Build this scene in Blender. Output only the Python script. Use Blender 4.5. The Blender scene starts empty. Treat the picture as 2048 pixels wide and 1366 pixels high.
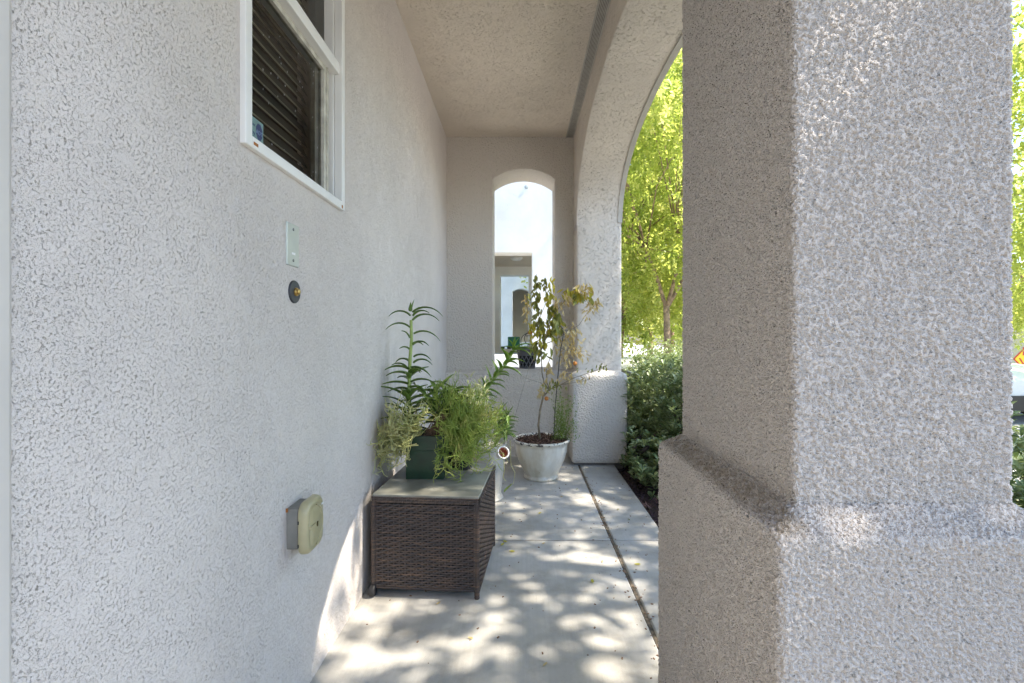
import bpy, math, random
import numpy as np
from mathutils import Vector, Matrix
R = math.radians
S = bpy.context.scene
C = S.collection
# ------------------------------------------------------------ camera
F = 960.0; CX = 1040.0; CY = 665.0; CH = 1.01      # focal length in px of the 2048 px frame
cam = bpy.data.objects.new('camera', bpy.data.cameras.new('camera')); C.objects.link(cam)
cam.location = (0, 0, CH); cam.rotation_euler = (R(90), 0, 0)
cam.data.sensor_width = 36; cam.data.lens = F / 2048 * 36
cam.data.shift_x = -(CX - 1024) / 2048; cam.data.shift_y = -(683 - CY) / 2048
cam.data.clip_start = .02; cam.data.clip_end = 2000
S.camera = cam
# ------------------------------------------------------------ light
SUN = Vector((1.0, -.045, 1.40)).normalized()
el = math.asin(SUN.z); az = math.atan2(SUN.x, SUN.y)
w = bpy.data.worlds.new('World'); S.world = w; w.use_nodes = True
nt = w.node_tree; bg = nt.nodes['Background']
sky = nt.nodes.new('ShaderNodeTexSky'); sky.sky_type = 'NISHITA'; sky.sun_disc = False
sky.sun_elevation = el; sky.sun_rotation = az; sky.air_density = 1.0; sky.dust_density = .5; sky.ozone_density = 3.0
nt.links.new(sky.outputs[0], bg.inputs[0]); bg.inputs[1].default_value = .15
sl = bpy.data.lights.new('sun', 'SUN'); sl.energy = 3.9; sl.angle = R(.5); sl.color = (1, .91, .78)
so = bpy.data.objects.new('sun', sl); C.objects.link(so)
so.rotation_euler = SUN.to_track_quat('Z', 'Y').to_euler(); so.location = (8, -2, 14)
S.view_settings.view_transform = 'Standard'; S.view_settings.look = 'None'
S.view_settings.exposure = 1.98; S.view_settings.gamma = 1
S.render.engine = 'CYCLES'
S.cycles.use_denoising = True
S.cycles.max_bounces = 10; S.cycles.diffuse_bounces = 6; S.cycles.transparent_max_bounces = 12
S.cycles.sample_clamp_indirect = 8

def P(x, y, D):      # point seen at photo pixel (x, y) lying D metres away
    return np.array(((x - CX) * D / F, D, CH - (y - CY) * D / F))

# ------------------------------------------------------------ materials
def newmat(name):
    m = bpy.data.materials.new(name); m.use_nodes = True
    return m, m.node_tree, m.node_tree.nodes['Principled BSDF']
def N(t, typ, **kw):
    n = t.nodes.new(typ)
    for k, v in kw.items():
        if k in n.inputs.keys() if hasattr(n.inputs, 'keys') else False: n.inputs[k].default_value = v
        else: setattr(n, k, v)
    return n
def coords(t):
    return N(t, 'ShaderNodeTexCoord').outputs['Object']
def noise(t, co, scale, detail=3, rough=.5, dist=0, vec=None):
    n = t.nodes.new('ShaderNodeTexNoise'); n.inputs['Scale'].default_value = scale
    n.inputs['Detail'].default_value = detail; n.inputs['Roughness'].default_value = rough
    n.inputs['Distortion'].default_value = dist
    if vec:
        mp = t.nodes.new('ShaderNodeMapping'); mp.inputs['Scale'].default_value = vec
        t.links.new(co, mp.inputs[0]); co = mp.outputs[0]
    t.links.new(co, n.inputs['Vector']); return n.outputs['Fac']
def ramp(t, src, stops):
    r = t.nodes.new('ShaderNodeValToRGB'); e = r.color_ramp.elements
    while len(e) < len(stops): e.new(.5)
    for k, (p, c) in enumerate(stops):
        e[k].position = p; e[k].color = (*c, 1) if isinstance(c, tuple) else (c, c, c, 1)
    t.links.new(src, r.inputs[0]); return r.outputs[0]
def math_(t, op, a, b=None, c=None):
    n = t.nodes.new('ShaderNodeMath'); n.operation = op
    for k, v in enumerate((a, b, c)):
        if v is None: continue
        if isinstance(v, (int, float)): n.inputs[k].default_value = v
        else: t.links.new(v, n.inputs[k])
    return n.outputs[0]
def mix(t, fac, a, b, mode='MIX'):
    n = t.nodes.new('ShaderNodeMix'); n.data_type = 'RGBA'; n.blend_type = mode
    for sock, v in ((n.inputs[0], fac), (n.inputs[6], a), (n.inputs[7], b)):
        if isinstance(v, (int, float)): sock.default_value = v
        elif isinstance(v, tuple): sock.default_value = (*v, 1)
        else: t.links.new(v, sock)
    return n.outputs[2]
def bump(t, bsdf, h, dist, strength=1):
    b = t.nodes.new('ShaderNodeBump'); b.inputs['Distance'].default_value = dist; b.inputs['Strength'].default_value = strength
    t.links.new(h, b.inputs['Height']); t.links.new(b.outputs[0], bsdf.inputs['Normal'])
def simple(name, col, rough=.5, metal=0, var=.12, vs=20, bd=0, bs=200, spec=.5):
    m, t, b = newmat(name); co = coords(t)
    n = noise(t, co, vs, 4)
    c2 = tuple(max(0, x * (1 - var * 2)) for x in col); c1 = tuple(min(1, x * (1 + var)) for x in col)
    t.links.new(ramp(t, n, [(.3, c2), (.7, c1)]), b.inputs['Base Color'])
    b.inputs['Roughness'].default_value = rough; b.inputs['Metallic'].default_value = metal
    b.inputs['Specular IOR Level'].default_value = spec
    if bd: bump(t, b, noise(t, co, bs, 3), bd)
    return m
M = {}
STC = (.70, .640, .590)
def stucco_wall(name, scale=1.0, depth=.0034, dirt=.55, col=STC, pit_shade_col=(.27, .24, .20)):  # dirt sets how much occlusion shade is painted into the pit colour
    """hand-floated finish: smooth skin broken by short wandering pits"""
    m, t, b = newmat(name); co = coords(t)
    n1 = noise(t, co, 135 * scale, 3, .55, .5)
    line = math_(t, 'ABSOLUTE', math_(t, 'SUBTRACT', n1, .5))
    line = math_(t, 'SUBTRACT', 1, math_(t, 'MULTIPLY', line, 20)); line = math_(t, 'MAXIMUM', line, 0)
    msk = ramp(t, noise(t, co, 78 * scale, 3, .7), [(.53, 0.0), (.62, 1.0)])
    msk = math_(t, 'MULTIPLY', msk, ramp(t, noise(t, co, 11 * scale, 3, .6), [(.36, .15), (.56, 1.0)]))
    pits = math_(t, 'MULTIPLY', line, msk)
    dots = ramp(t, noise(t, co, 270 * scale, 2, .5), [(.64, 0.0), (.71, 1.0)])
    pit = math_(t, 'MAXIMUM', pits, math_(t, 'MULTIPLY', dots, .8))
    fine = noise(t, co, 260 * scale, 3, .6)
    med = noise(t, co, 30 * scale, 3, .5)
    h = math_(t, 'SUBTRACT', math_(t, 'ADD', math_(t, 'MULTIPLY', fine, .30), math_(t, 'MULTIPLY', med, .85)), pit)
    bump(t, b, h, depth)
    big = noise(t, co, 1.6, 4, .6)
    base = ramp(t, big, [(.35, tuple(x * .93 for x in col)), (.65, tuple(min(1, x * 1.05) for x in col))])
    t.links.new(mix(t, math_(t, 'MULTIPLY', pit, dirt), base, pit_shade_col), b.inputs['Base Color'])  # pits shaded in the base colour itself
    if name == 'floated_stucco':      # grime where foliage brushes the wall
        sp = t.nodes.new('ShaderNodeSeparateXYZ'); t.links.new(co, sp.inputs[0])
        my = ramp(t, math_(t, 'MULTIPLY', sp.outputs[1], .25), [(.50, 0.0), (.555, 1.0), (.60, .25), (.66, 0.0)])
        mz = ramp(t, sp.outputs[2], [(.25, .3), (.45, 1.0), (.80, .8), (1.0, 0.0)])
        mn = ramp(t, noise(t, co, 14, 5, .7, .5, (1, 1, .3)), [(.40, 0.0), (.62, 1.0)])
        gr_ = math_(t, 'MULTIPLY', math_(t, 'MULTIPLY', my, mz), math_(t, 'MULTIPLY', mn, .6))
        base = mix(t, gr_, base, (.20, .19, .13))
        t.links.new(mix(t, math_(t, 'MULTIPLY', pit, dirt), base, pit_shade_col), b.inputs['Base Color'])
    b.inputs['Roughness'].default_value = .85; b.inputs['Specular IOR Level'].default_value = .2
    return m
def stucco_dash(name, disp=True, scale=1.0, amp=.004, col=STC, pit_shade=.6, ledge=False):
    """coarse dash finish: crowded rounded grains"""
    m, t, b = newmat(name); co = coords(t)
    a = noise(t, co, 95 * scale, 2.5, .55, 0)
    g = ramp(t, a, [(.36, 0.0), (.58, 1.0)])
    a2 = noise(t, co, 240 * scale, 2, .5)
    a3 = noise(t, co, 34 * scale, 2, .5)
    h = math_(t, 'ADD', math_(t, 'ADD', math_(t, 'MULTIPLY', g, .62), math_(t, 'MULTIPLY', a2, .42)), math_(t, 'MULTIPLY', a3, .75))
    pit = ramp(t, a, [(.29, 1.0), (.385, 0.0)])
    c = mix(t, math_(t, 'MULTIPLY', pit, pit_shade), col, (.26, .21, .155))  # hollows between grains get occlusion-like shade painted in the colour
    if ledge:      # soot and dust lying on the sloped cap towards the porch
        sp = t.nodes.new('ShaderNodeSeparateXYZ'); t.links.new(co, sp.inputs[0])
        mz = ramp(t, math_(t, 'SUBTRACT', sp.outputs[2], .25), [(.450, 0.0), (.462, 1.0), (.50, 1.0), (.52, 0.0)])
        mx_ = ramp(t, sp.outputs[0], [(.425, 1.0), (.445, 0.0)])
        mn = ramp(t, noise(t, co, 60, 4, .7), [(.35, .12), (.6, .6)])
        c = mix(t, math_(t, 'MULTIPLY', math_(t, 'MULTIPLY', mz, mx_), mn), c, (.17, .125, .065))
    t.links.new(c, b.inputs['Base Color'])
    b.inputs['Roughness'].default_value = .85; b.inputs['Specular IOR Level'].default_value = .2
    if disp:
        d = t.nodes.new('ShaderNodeDisplacement'); d.inputs['Midlevel'].default_value = .75; d.inputs['Scale'].default_value = amp
        t.links.new(h, d.inputs['Height']); t.links.new(d.outputs[0], t.nodes['Material Output'].inputs['Displacement'])
        m.displacement_method = 'BOTH'
    else: bump(t, b, h, amp)
    return m
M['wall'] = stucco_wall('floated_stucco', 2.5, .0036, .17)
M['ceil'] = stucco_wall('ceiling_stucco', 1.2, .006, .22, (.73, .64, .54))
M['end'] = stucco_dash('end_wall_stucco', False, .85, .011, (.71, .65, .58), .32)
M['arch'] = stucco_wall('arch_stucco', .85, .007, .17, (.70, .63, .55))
M['dash'] = stucco_dash('dash_stucco', amp=.0068, col=(.53, .487, .445), scale=1.75, pit_shade=.6, ledge=True)
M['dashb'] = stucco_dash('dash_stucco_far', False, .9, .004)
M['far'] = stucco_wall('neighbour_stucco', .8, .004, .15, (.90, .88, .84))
M['trim'] = simple('smooth_trim', (.50, .47, .42), .7, var=.05, bd=.0005)
M['casing'] = simple('door_casing_paint', (.62, .58, .53), .45, var=.03, vs=4, bd=.0003, bs=60)
M['white'] = simple('white_vinyl', (.80, .79, .76), .35, var=.03, vs=6)
M['dirtyvinyl'] = simple('weathered_vinyl', (.56, .53, .45), .5, var=.15, vs=30)
M['steel'] = simple('painted_steel_plate', (.50, .51, .46), .38, .25, var=.04)
M['screw'] = simple('screw_metal', (.25, .25, .24), .4, .8)
M['black'] = simple('black_metal', (.012, .012, .013), .4, var=.1)
M['rubber'] = simple('black_rubber', (.02, .02, .022), .6)
M['bell'] = simple('doorbell_plate', (.035, .038, .045), .5)
M['brass'] = simple('brass', (.55, .36, .12), .3, .9)
M['cover'] = simple('yellowed_polycarbonate', (.42, .37, .215), .3, var=.10, vs=12)
M['boxgrey'] = simple('grey_pvc', (.22, .21, .185), .5)
M['rust'] = simple('rust', (.35, .13, .03), .9)
M['green'] = simple('green_plastic', (.006, .036, .015), .35, var=.15, vs=30, bd=.0005, bs=90)
M['soil'] = simple('potting_mulch', (.075, .035, .02), .95, var=.4, vs=70, bd=.012, bs=70)
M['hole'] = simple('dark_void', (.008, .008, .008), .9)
M['foot'] = simple('concrete_footing', (.14, .13, .12), .95, var=.2)
M['glasstop'] = simple('weathered_table_glass', (.27, .265, .225), .42, var=.22, vs=9)
M['chair_green'] = simple('green_chair_plastic', (.01, .10, .045), .4)
M['greypot'] = simple('grey_resin', (.10, .10, .11), .5)
M['glaze'] = simple('cream_glaze', (.44, .42, .37), .3, var=.1, vs=15)
M['fixture'] = simple('white_fixture', (.75, .75, .73), .4, var=.02)
M['orange'] = simple('orange_fruit', (.55, .20, .03), .5)
M['pink'] = simple('terracotta_inside', (.35, .10, .06), .7)
# aged white glazed pot
m, t, b = newmat('chipped_white_enamel'); co = coords(t)
sp = t.nodes.new('ShaderNodeSeparateXYZ'); t.links.new(co, sp.inputs[0])
n = noise(t, co, 26, 4, .65)
chip = math_(t, 'MULTIPLY', ramp(t, n, [(.53, 0.0), (.55, 1.0)]), ramp(t, sp.outputs[2], [(.252, 0.0), (.256, 1.0)]))
stain = ramp(t, noise(t, co, 9, 5, .6, 0, (1, 1, .35)), [(.38, (.52, .46, .35)), (.62, (.70, .67, .59))])
spots = ramp(t, noise(t, co, 48, 2), [(.72, 0.0), (.76, 1.0)])
c1 = mix(t, math_(t, 'MULTIPLY', spots, .8), stain, (.22, .10, .04))
t.links.new(mix(t, chip, c1, (.035, .03, .03)), b.inputs['Base Color'])
b.inputs['Roughness'].default_value = .28; bump(t, b, n, .0012); M['enamel'] = m
# concrete slab
m, t, b = newmat('broomed_concrete'); co = coords(t)
big = noise(t, co, 2.2, 6, .62, .4); br = noise(t, co, 90, 2, .5, 0, (1, .02, 1)); gr = noise(t, co, 420, 2)
c1 = ramp(t, big, [(.30, (.30, .285, .25)), (.5, (.42, .405, .37)), (.70, (.51, .495, .46))])
st = ramp(t, noise(t, co, 7, 5, .7), [(.50, 0.0), (.76, 1.0)])
c2 = mix(t, math_(t, 'MULTIPLY', st, .62), c1, (.24, .22, .185))
c3 = mix(t, ramp(t, br, [(.3, .16), (.7, 0.0)]), c2, (.26, .25, .23))
fl = ramp(t, noise(t, co, 210, 2), [(.73, 0.0), (.77, 1.0)])
t.links.new(mix(t, math_(t, 'MULTIPLY', fl, .6), c3, (.14, .12, .10)), b.inputs['Base Color'])
b.inputs['Roughness'].default_value = .8
bump(t, b, math_(t, 'ADD', math_(t, 'MULTIPLY', br, .7), gr), .0011); M['concrete'] = m
M['joint'] = simple('joint_dirt', (.15, .12, .085), 1, var=.35, vs=60, bd=.004, bs=150)
M['ground'] = simple('bare_soil', (.10, .075, .055), 1, var=.3, vs=12, bd=.01, bs=60)
M['road'] = simple('light_street', (.46, .45, .43), .9, var=.08, vs=3)
M['walk'] = simple('sidewalk_concrete', (.58, .56, .52), .9, var=.05, vs=4)
def leafmat(name, cols, scale, rough=.45, trans=.45, tcol=None, spec=.4):
    m, t, b = newmat(name); co = coords(t)
    n = noise(t, co, scale, 3, .65)
    col = ramp(t, n, cols)
    t.links.new(col, b.inputs['Base Color']); b.inputs['Roughness'].default_value = rough
    b.inputs['Specular IOR Level'].default_value = spec
    tr = t.nodes.new('ShaderNodeBsdfTranslucent')
    t.links.new(mix(t, 1.0, col, tcol or (1, 1, .6), 'MULTIPLY') if tcol is None else ramp(t, n, tcol), tr.inputs[0])
    mx = t.nodes.new('ShaderNodeMixShader'); mx.inputs[0].default_value = trans
    t.links.new(b.outputs[0], mx.inputs[1]); t.links.new(tr.outputs[0], mx.inputs[2])
    t.links.new(mx.outputs[0], t.nodes['Material Output'].inputs[0])
    return m
M['treeleaf'] = leafmat('street_tree_leaf', [(.3, (.11, .15, .03)), (.5, (.25, .28, .055)), (.7, (.48, .46, .13))], 2.5, .45, .55,
                        [(.3, (.40, .52, .08)), (.5, (.70, .78, .17)), (.7, (.95, .92, .34))])
M['treeleaf2'] = leafmat('yellowing_tree_leaf', [(.3, (.22, .27, .02)), (.7, (.45, .42, .04))], 2, .45, .55,
                         [(.3, (.70, .80, .22)), (.7, (.92, .90, .40))])
M['hedge'] = leafmat('hedge_leaf', [(.3, (.09, .145, .05)), (.5, (.22, .28, .12)), (.7, (.50, .54, .33))], 16, .32, .25)
M['aloe'] = leafmat('aloe_leaf', [(.3, (.08, .15, .025)), (.7, (.19, .30, .06))], 14, .35, .12)
M['aloe_bright'] = leafmat('sunny_aloe_leaf', [(.3, (.13, .24, .03)), (.7, (.30, .46, .07))], 14, .35, .2)
M['aloestem'] = leafmat('aloe_stem', [(.3, (.26, .34, .09)), (.7, (.40, .50, .16))], 30, .4, .1)
M['stick'] = leafmat('pencil_stem', [(.3, (.38, .40, .14)), (.5, (.56, .56, .23)), (.7, (.70, .64, .33))], 12, .5, .2)
M['stickg'] = leafmat('green_pencil_stem', [(.3, (.18, .28, .05)), (.5, (.34, .44, .09)), (.7, (.62, .56, .20))], 12, .5, .25)
M['pale'] = leafmat('pale_variegated_leaf', [(.3, (.45, .50, .22)), (.7, (.75, .75, .52))], 30, .45, .3)
M['deadstem'] = simple('dry_stems', (.22, .13, .08), .9, var=.3, vs=80)
M['shrubbark'] = simple('shrub_bark', (.12, .098, .09), .95, var=.25, vs=30)
M['bark'] = simple('tree_bark', (.36, .25, .165), .95, var=.3, vs=14, bd=.02, bs=30)
M['twig'] = simple('pale_twig', (.25, .20, .13), .8, var=.25, vs=40)
M['dryleaf'] = leafmat('dry_tan_leaf', [(.3, (.52, .37, .15)), (.7, (.78, .66, .40))], 25, .7, .3)
M['yellowleaf'] = leafmat('yellow_leaf', [(.3, (.38, .38, .05)), (.7, (.70, .56, .10))], 25, .5, .35)
M['oliveleaf'] = leafmat('wilted_olive_leaf', [(.3, (.14, .17, .035)), (.7, (.40, .38, .10))], 20, .5, .25)
M['smallgreen'] = leafmat('small_green_leaf', [(.3, (.14, .22, .04)), (.7, (.30, .38, .09))], 25, .5, .3)
M['chips'] = simple('purple_bark_chips', (.085, .050, .055), .95, var=.5, vs=45)
M['flood'] = simple('white_car_paint', (.75, .75, .76), .25, var=.02, spec=.6)
M['signy'] = simple('yellow_sign_face', (.80, .50, .01), .5, var=.03)
M['signred'] = simple('sign_lettering', (.45, .04, .01), .5)
M['decal'] = simple('teal_decal', (.16, .27, .26), .4, var=.06)
M['decalblue'] = simple('blue_print', (.012, .025, .13), .4)
M['decalw'] = simple('light_blue_print', (.20, .28, .45), .4)
M['slat'] = simple('blind_slat', (.060, .058, .046), .55, var=.08, vs=5)
M['sunedge_cord'] = simple('sunlit_slat_edge_cord', (.62, .60, .48), .6, var=.05)  # pale tone paints sunlight onto the slat edges; the cord shares it
M['roomdark'] = simple('dim_room', (.10, .09, .075), .9)
m, t, b = newmat('window_glass')
tr = t.nodes.new('ShaderNodeBsdfTransparent'); tr.inputs[0].default_value = (.62, .62, .58, 1)
gl = t.nodes.new('ShaderNodeBsdfGlossy'); gl.inputs['Roughness'].default_value = .02
fr = t.nodes.new('ShaderNodeFresnel'); fr.inputs[0].default_value = 1.45
mx = t.nodes.new('ShaderNodeMixShader'); t.links.new(fr.outputs[0], mx.inputs[0]); t.links.new(tr.outputs[0], mx.inputs[1]); t.links.new(gl.outputs[0], mx.inputs[2])
t.links.new(mx.outputs[0], t.nodes['Material Output'].inputs[0]); M['glass'] = m
# wicker
m, t, b = newmat('brown_resin_wicker'); co = coords(t)
n = noise(t, co, 30, 2, .5, 0, (.3, .3, 5)); n2 = noise(t, co, 9, 3)
c1 = ramp(t, n, [(.3, (.022, .019, .022)), (.5, (.058, .040, .032)), (.70, (.15, .088, .055))])
t.links.new(mix(t, ramp(t, n2, [(.3, 0.0), (.7, .35)]), c1, (.035, .03, .035)), b.inputs['Base Color'])
b.inputs['Roughness'].default_value = .42; M['wicker'] = m

# ------------------------------------------------------------ mesh building
class MB:
    def __init__(s): s.v = []; s.f = []; s.n = 0; s.mi = 0; s.fm = []
    def add(s, V, Fs):
        V = np.asarray(V, float).reshape(-1, 3)
        s.v.append(V)
        for A in (Fs if isinstance(Fs, list) else [Fs]):
            A = np.asarray(A, int)
            s.f.append(A + s.n); s.fm.append(np.full(len(A), s.mi))
        s.n += len(V)
    def poly(s, pts): s.add(pts, [np.arange(len(pts))[None]])
    def patch(s, G, out=None, center=None, inward=False, closed_u=False):
        nu, nv = G.shape[:2]; idx = np.arange(nu * nv).reshape(nu, nv)
        if closed_u: idx = np.vstack([idx, idx[:1]])
        q = np.stack([idx[:-1, :-1], idx[1:, :-1], idx[1:, 1:], idx[:-1, 1:]], -1).reshape(-1, 4)
        V = G.reshape(-1, 3)
        a, b_, c = V[q[:, 0]], V[q[:, 1]], V[q[:, 3]]
        nn = np.cross(b_ - a, c - a)
        if out is not None: sgn = (nn @ np.asarray(out, float)).sum()
        elif center is not None:
            sgn = ((a - np.asarray(center, float)) * nn).sum() * (-1 if inward else 1)
        else: sgn = 1
        if sgn < 0: q = q[:, ::-1]
        s.add(V, q)
    def rect(s, o, a, b_, step, out):          # plane o + u a + v b
        o, a, b_ = (np.asarray(x, float) for x in (o, a, b_))
        nu = max(1, int(round(np.linalg.norm(a) / step))); nv = max(1, int(round(np.linalg.norm(b_) / step)))
        u = np.linspace(0, 1, nu + 1)[:, None, None]; v = np.linspace(0, 1, nv + 1)[None, :, None]
        s.patch(o + u * a + v * b_, out=out)
    def box(s, x0, x1, y0, y1, z0, z1, mat=None):
        V = np.array([(x, y, z) for z in (z0, z1) for y in (y0, y1) for x in (x0, x1)], float)
        if mat is not None: V = np.array([tuple(mat @ Vector(p)) for p in V])
        s.add(V, np.array([(0, 2, 3, 1), (4, 5, 7, 6), (0, 1, 5, 4), (2, 6, 7, 3), (0, 4, 6, 2), (1, 3, 7, 5)]))
    def tube(s, pts, r, sides=6, cap=True):
        pts = np.asarray(pts, float); n = len(pts); r = np.full(n, r) if np.isscalar(r) else np.asarray(r, float)
        T = np.gradient(pts, axis=0); T /= np.linalg.norm(T, axis=1)[:, None] + 1e-9
        up = np.array((0, 0, 1.)) if abs(T[0][2]) < .9 else np.array((1., 0, 0))
        A = np.cross(T, up); bad = np.linalg.norm(A, axis=1) < 1e-3; A[bad] = (1, 0, 0)
        A /= np.linalg.norm(A, axis=1)[:, None]
        for k in range(1, n):
            a = A[k - 1] - T[k] * (A[k - 1] @ T[k]); l = np.linalg.norm(a)
            if l > 1e-4: A[k] = a / l
        B = np.cross(T, A)
        th = np.linspace(0, 2 * np.pi, sides, endpoint=False)
        G = pts[:, None] + r[:, None, None] * (np.cos(th)[None, :, None] * A[:, None] + np.sin(th)[None, :, None] * B[:, None])
        idx = np.arange(n * sides).reshape(n, sides); j = np.roll(idx, -1, 1)
        q = np.stack([idx[:-1], j[:-1], j[1:], idx[1:]], -1).reshape(-1, 4)
        s.add(G.reshape(-1, 3), q if not cap else [q, idx[:1, ::-1], idx[-1:]])
    def lathe(s, prof, c=(0, 0), sides=48, cap=True):
        prof = np.asarray(prof, float); th = np.linspace(0, 2 * np.pi, sides, endpoint=False)
        G = np.stack([c[0] + prof[:, 0, None] * np.cos(th), c[1] + prof[:, 0, None] * np.sin(th), np.repeat(prof[:, 1, None], sides, 1)], -1)
        n = len(prof); idx = np.arange(n * sides).reshape(n, sides); j = np.roll(idx, -1, 1)
        q = np.stack([idx[:-1], j[:-1], j[1:], idx[1:]], -1).reshape(-1, 4)
        s.add(G.reshape(-1, 3), [q, idx[:1, ::-1], idx[-1:]] if cap else q)
    def build(s, name, mat, parent=None, smooth=True, loc=None):
        me = bpy.data.meshes.new(name)
        V = np.concatenate(s.v); loops = np.concatenate([A.ravel() for A in s.f])
        tot = np.concatenate([np.full(len(A), A.shape[1]) for A in s.f]); st = np.concatenate([[0], np.cumsum(tot)[:-1]])
        if loc is not None: V = V - np.asarray(loc, float)
        me.vertices.add(len(V)); me.vertices.foreach_set('co', V.astype(np.float32).ravel())
        me.loops.add(len(loops)); me.loops.foreach_set('vertex_index', loops.astype(np.int32))
        me.polygons.add(len(tot)); me.polygons.foreach_set('loop_start', st.astype(np.int32))
        mats = mat if isinstance(mat, (list, tuple)) else [mat]
        for x in mats: me.materials.append(M[x])
        me.polygons.foreach_set('material_index', np.concatenate(s.fm).astype(np.int32))
        me.polygons.foreach_set('use_smooth', np.full(len(tot), bool(smooth)))
        me.update(calc_edges=True); me.validate()
        if smooth and smooth != 'all':
            try: me.set_sharp_from_angle(angle=R(35))
            except Exception: pass
        o = bpy.data.objects.new(name, me); C.objects.link(o)
        if loc is not None: o.location = loc
        if parent:
            o.parent = parent
            if parent.get('rooted'): pass
        return o
def tag(o, label=None, cat=None, group=None, kind=None):
    for k, v in (('label', label), ('category', cat), ('group', group), ('kind', kind)):
        if v: o[k] = v
    return o
def thing(name, label, cat, loc=(0, 0, 0), rz=0, group=None):
    o = bpy.data.objects.new(name, None); C.objects.link(o); o.location = loc; o.rotation_euler = (0, 0, rz)
    o.empty_display_size = .1
    return tag(o, label, cat, group)
def keep(o, root):      # o was modelled in world coordinates, root stands somewhere: keep it in place
    o.parent = root
    Minv = (Matrix.Translation(root.location) @ root.rotation_euler.to_matrix().to_4x4()).inverted()
    o.data.transform(Minv @ Matrix.Translation(o.location)) if not o.get('shared') else None
    o.location = (0, 0, 0)
    return o
rng = np.random.default_rng(7); random.seed(7)

# ------------------------------------------------------------ setting: ground
EDGE = .722
g = MB()     # one sheet, falling gently from the bed to the street
xs = np.array([-900, -60, -8, -2, EDGE - .1, EDGE, 2.6, 4.2, 5.4, 9, 60, 900.]); zs = np.array([-.4, -.3, -.25, -.25, -.25, -.045, -.07, -.2, -.42, -.46, -.46, -.46])
ys = np.array([-900, -60, -8, -2, 4.3, 9, 60, 900.])
G = np.zeros((len(xs), len(ys), 3)); G[..., 0] = xs[:, None]; G[..., 1] = ys[None]; G[..., 2] = zs[:, None]
g.patch(G, out=(0, 0, 1)); tag(g.build('ground', 'ground', smooth='all'), kind='structure')
g = MB(); g.rect((5.6, -80, -.40), (8.5, 0, 0), (0, 200, 0), 20, (0, 0, 1)); tag(g.build('road', 'road'), kind='structure')
g = MB(); g.box(3.1, 4.6, -60, 120, -.5, -.10); g.box(5.35, 5.55, -80, 120, -.6, -.27)
tag(g.build('sidewalk', 'walk', smooth=False), kind='structure')
g = MB(); g.box(-4, 14.5, 25, 60, -.6, -.35); tag(g.build('driveway', 'walk', smooth=False), kind='structure')
# porch slab: panels with tooled edges, joints between
JX = .449; JY = 2.336
g = MB()
def panel(x0, x1, y0, y1, r=.007, z=0.0):
    s = .04
    nx = max(2, int((x1 - x0) / s)); ny = max(2, int((y1 - y0) / s))
    X = np.concatenate([[x0, x0 + r * .3], np.linspace(x0 + r, x1 - r, nx), [x1 - r * .3, x1]])
    Y = np.concatenate([[y0, y0 + r * .3], np.linspace(y0 + r, y1 - r, ny), [y1 - r * .3, y1]])
    dx = np.minimum(X - x0, x1 - X); dy = np.minimum(Y - y0, y1 - Y)
    f = lambda d: np.where(d < 1e-9, -.012, np.where(d < r * .5, -.004, 0))
    Z = z + np.minimum(f(dx)[:, None], f(dy)[None]) + 0 * X[:, None]
    G = np.stack([np.repeat(X[:, None], len(Y), 1), np.repeat(Y[None], len(X), 0), Z], -1)
    g.patch(G, out=(0, 0, 1))
for y0, y1 in ((-2.4, -1.25), (-1.25, .545), (.55, JY - .003), (JY + .003, 4.0)):
    panel(-.62, JX - .006, y0, y1); panel(JX + .006, EDGE, y0, y1)
g.box(-.62, EDGE - .0005, -2.4, 3.98, -.24, -.013)
g.rect((EDGE, -2.4, -.24), (0, 6.4, 0), (0, 0, .229), .5, (1, 0, 0))
tag(g.build('porch_slab', 'concrete'), kind='structure')
g = MB(); g.box(JX - .006, JX + .006, -2.4, 3.98, -.012, -.0035); g.box(-.6, JX - .007, JY - .003, JY + .003, -.012, -.004)
tag(g.build('slab_joint', 'joint', smooth=False), kind='structure')
g = MB(); g.rect((-3, 4.3, -.03), (3.8, 0, 0), (0, 14, 0), 1, (0, 0, 1)); tag(g.build('side_yard_paving', 'walk'), kind='structure')

# ------------------------------------------------------------ porch house
house = thing('porch_house', 'beige stucco house with arcaded covered porch along its side wall', 'house')
WX = -.605; CZ = 2.62; AX0 = .44; AX1 = .788
# side wall with window hole
WY0, WY1, WZ0, WZ1 = 1.055, 1.606, 1.438, 2.50
g = MB()
for y0, y1, z0, z1 in ((.553, WY0, -.02, CZ), (WY1, 3.95, -.02, CZ), (WY0, WY1, -.02, WZ0), (WY0, WY1, WZ1, CZ)):
    g.rect((WX, y0, z0), (0, y1 - y0, 0), (0, 0, z1 - z0), .08, (1, 0, 0))
g.rect((WX, 3.95, -.02), (0, .6, 0), (0, 0, 4), .2, (1, 0, 0)); g.rect((WX - .03, -2.4, -.02), (0, 2.953, 0), (0, 0, 4), .2, (1, 0, 0))
for (y0, y1, z0, z1) in ((WY0, WY0, WZ0, WZ1), (WY1, WY1, WZ0, WZ1)):
    g.rect((WX, y0, z0), (-.14, 0, 0), (0, 0, z1 - z0), .1, (0, 1 if y0 == WY0 else -1, 0))
for z in (WZ0, WZ1): g.rect((WX, WY0, z), (-.14, 0, 0), (0, WY1 - WY0, 0), .1, (0, 0, 1 if z == WZ0 else -1))
g.build('side_wall', 'wall', house, smooth=False)
g = MB(); g.box(-2.2, -.75, 1.0 - .6, 2.9, .6, .63); g.box(-2.2, -.75, .4, 2.9, 2.7, 2.73); g.box(-2.2, -2.15, .4, 2.9, .63, 2.7)
g.box(-2.15, -.75, .4, .43, .63, 2.7); g.box(-2.15, -.75, 2.87, 2.9, .63, 2.7)
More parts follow.
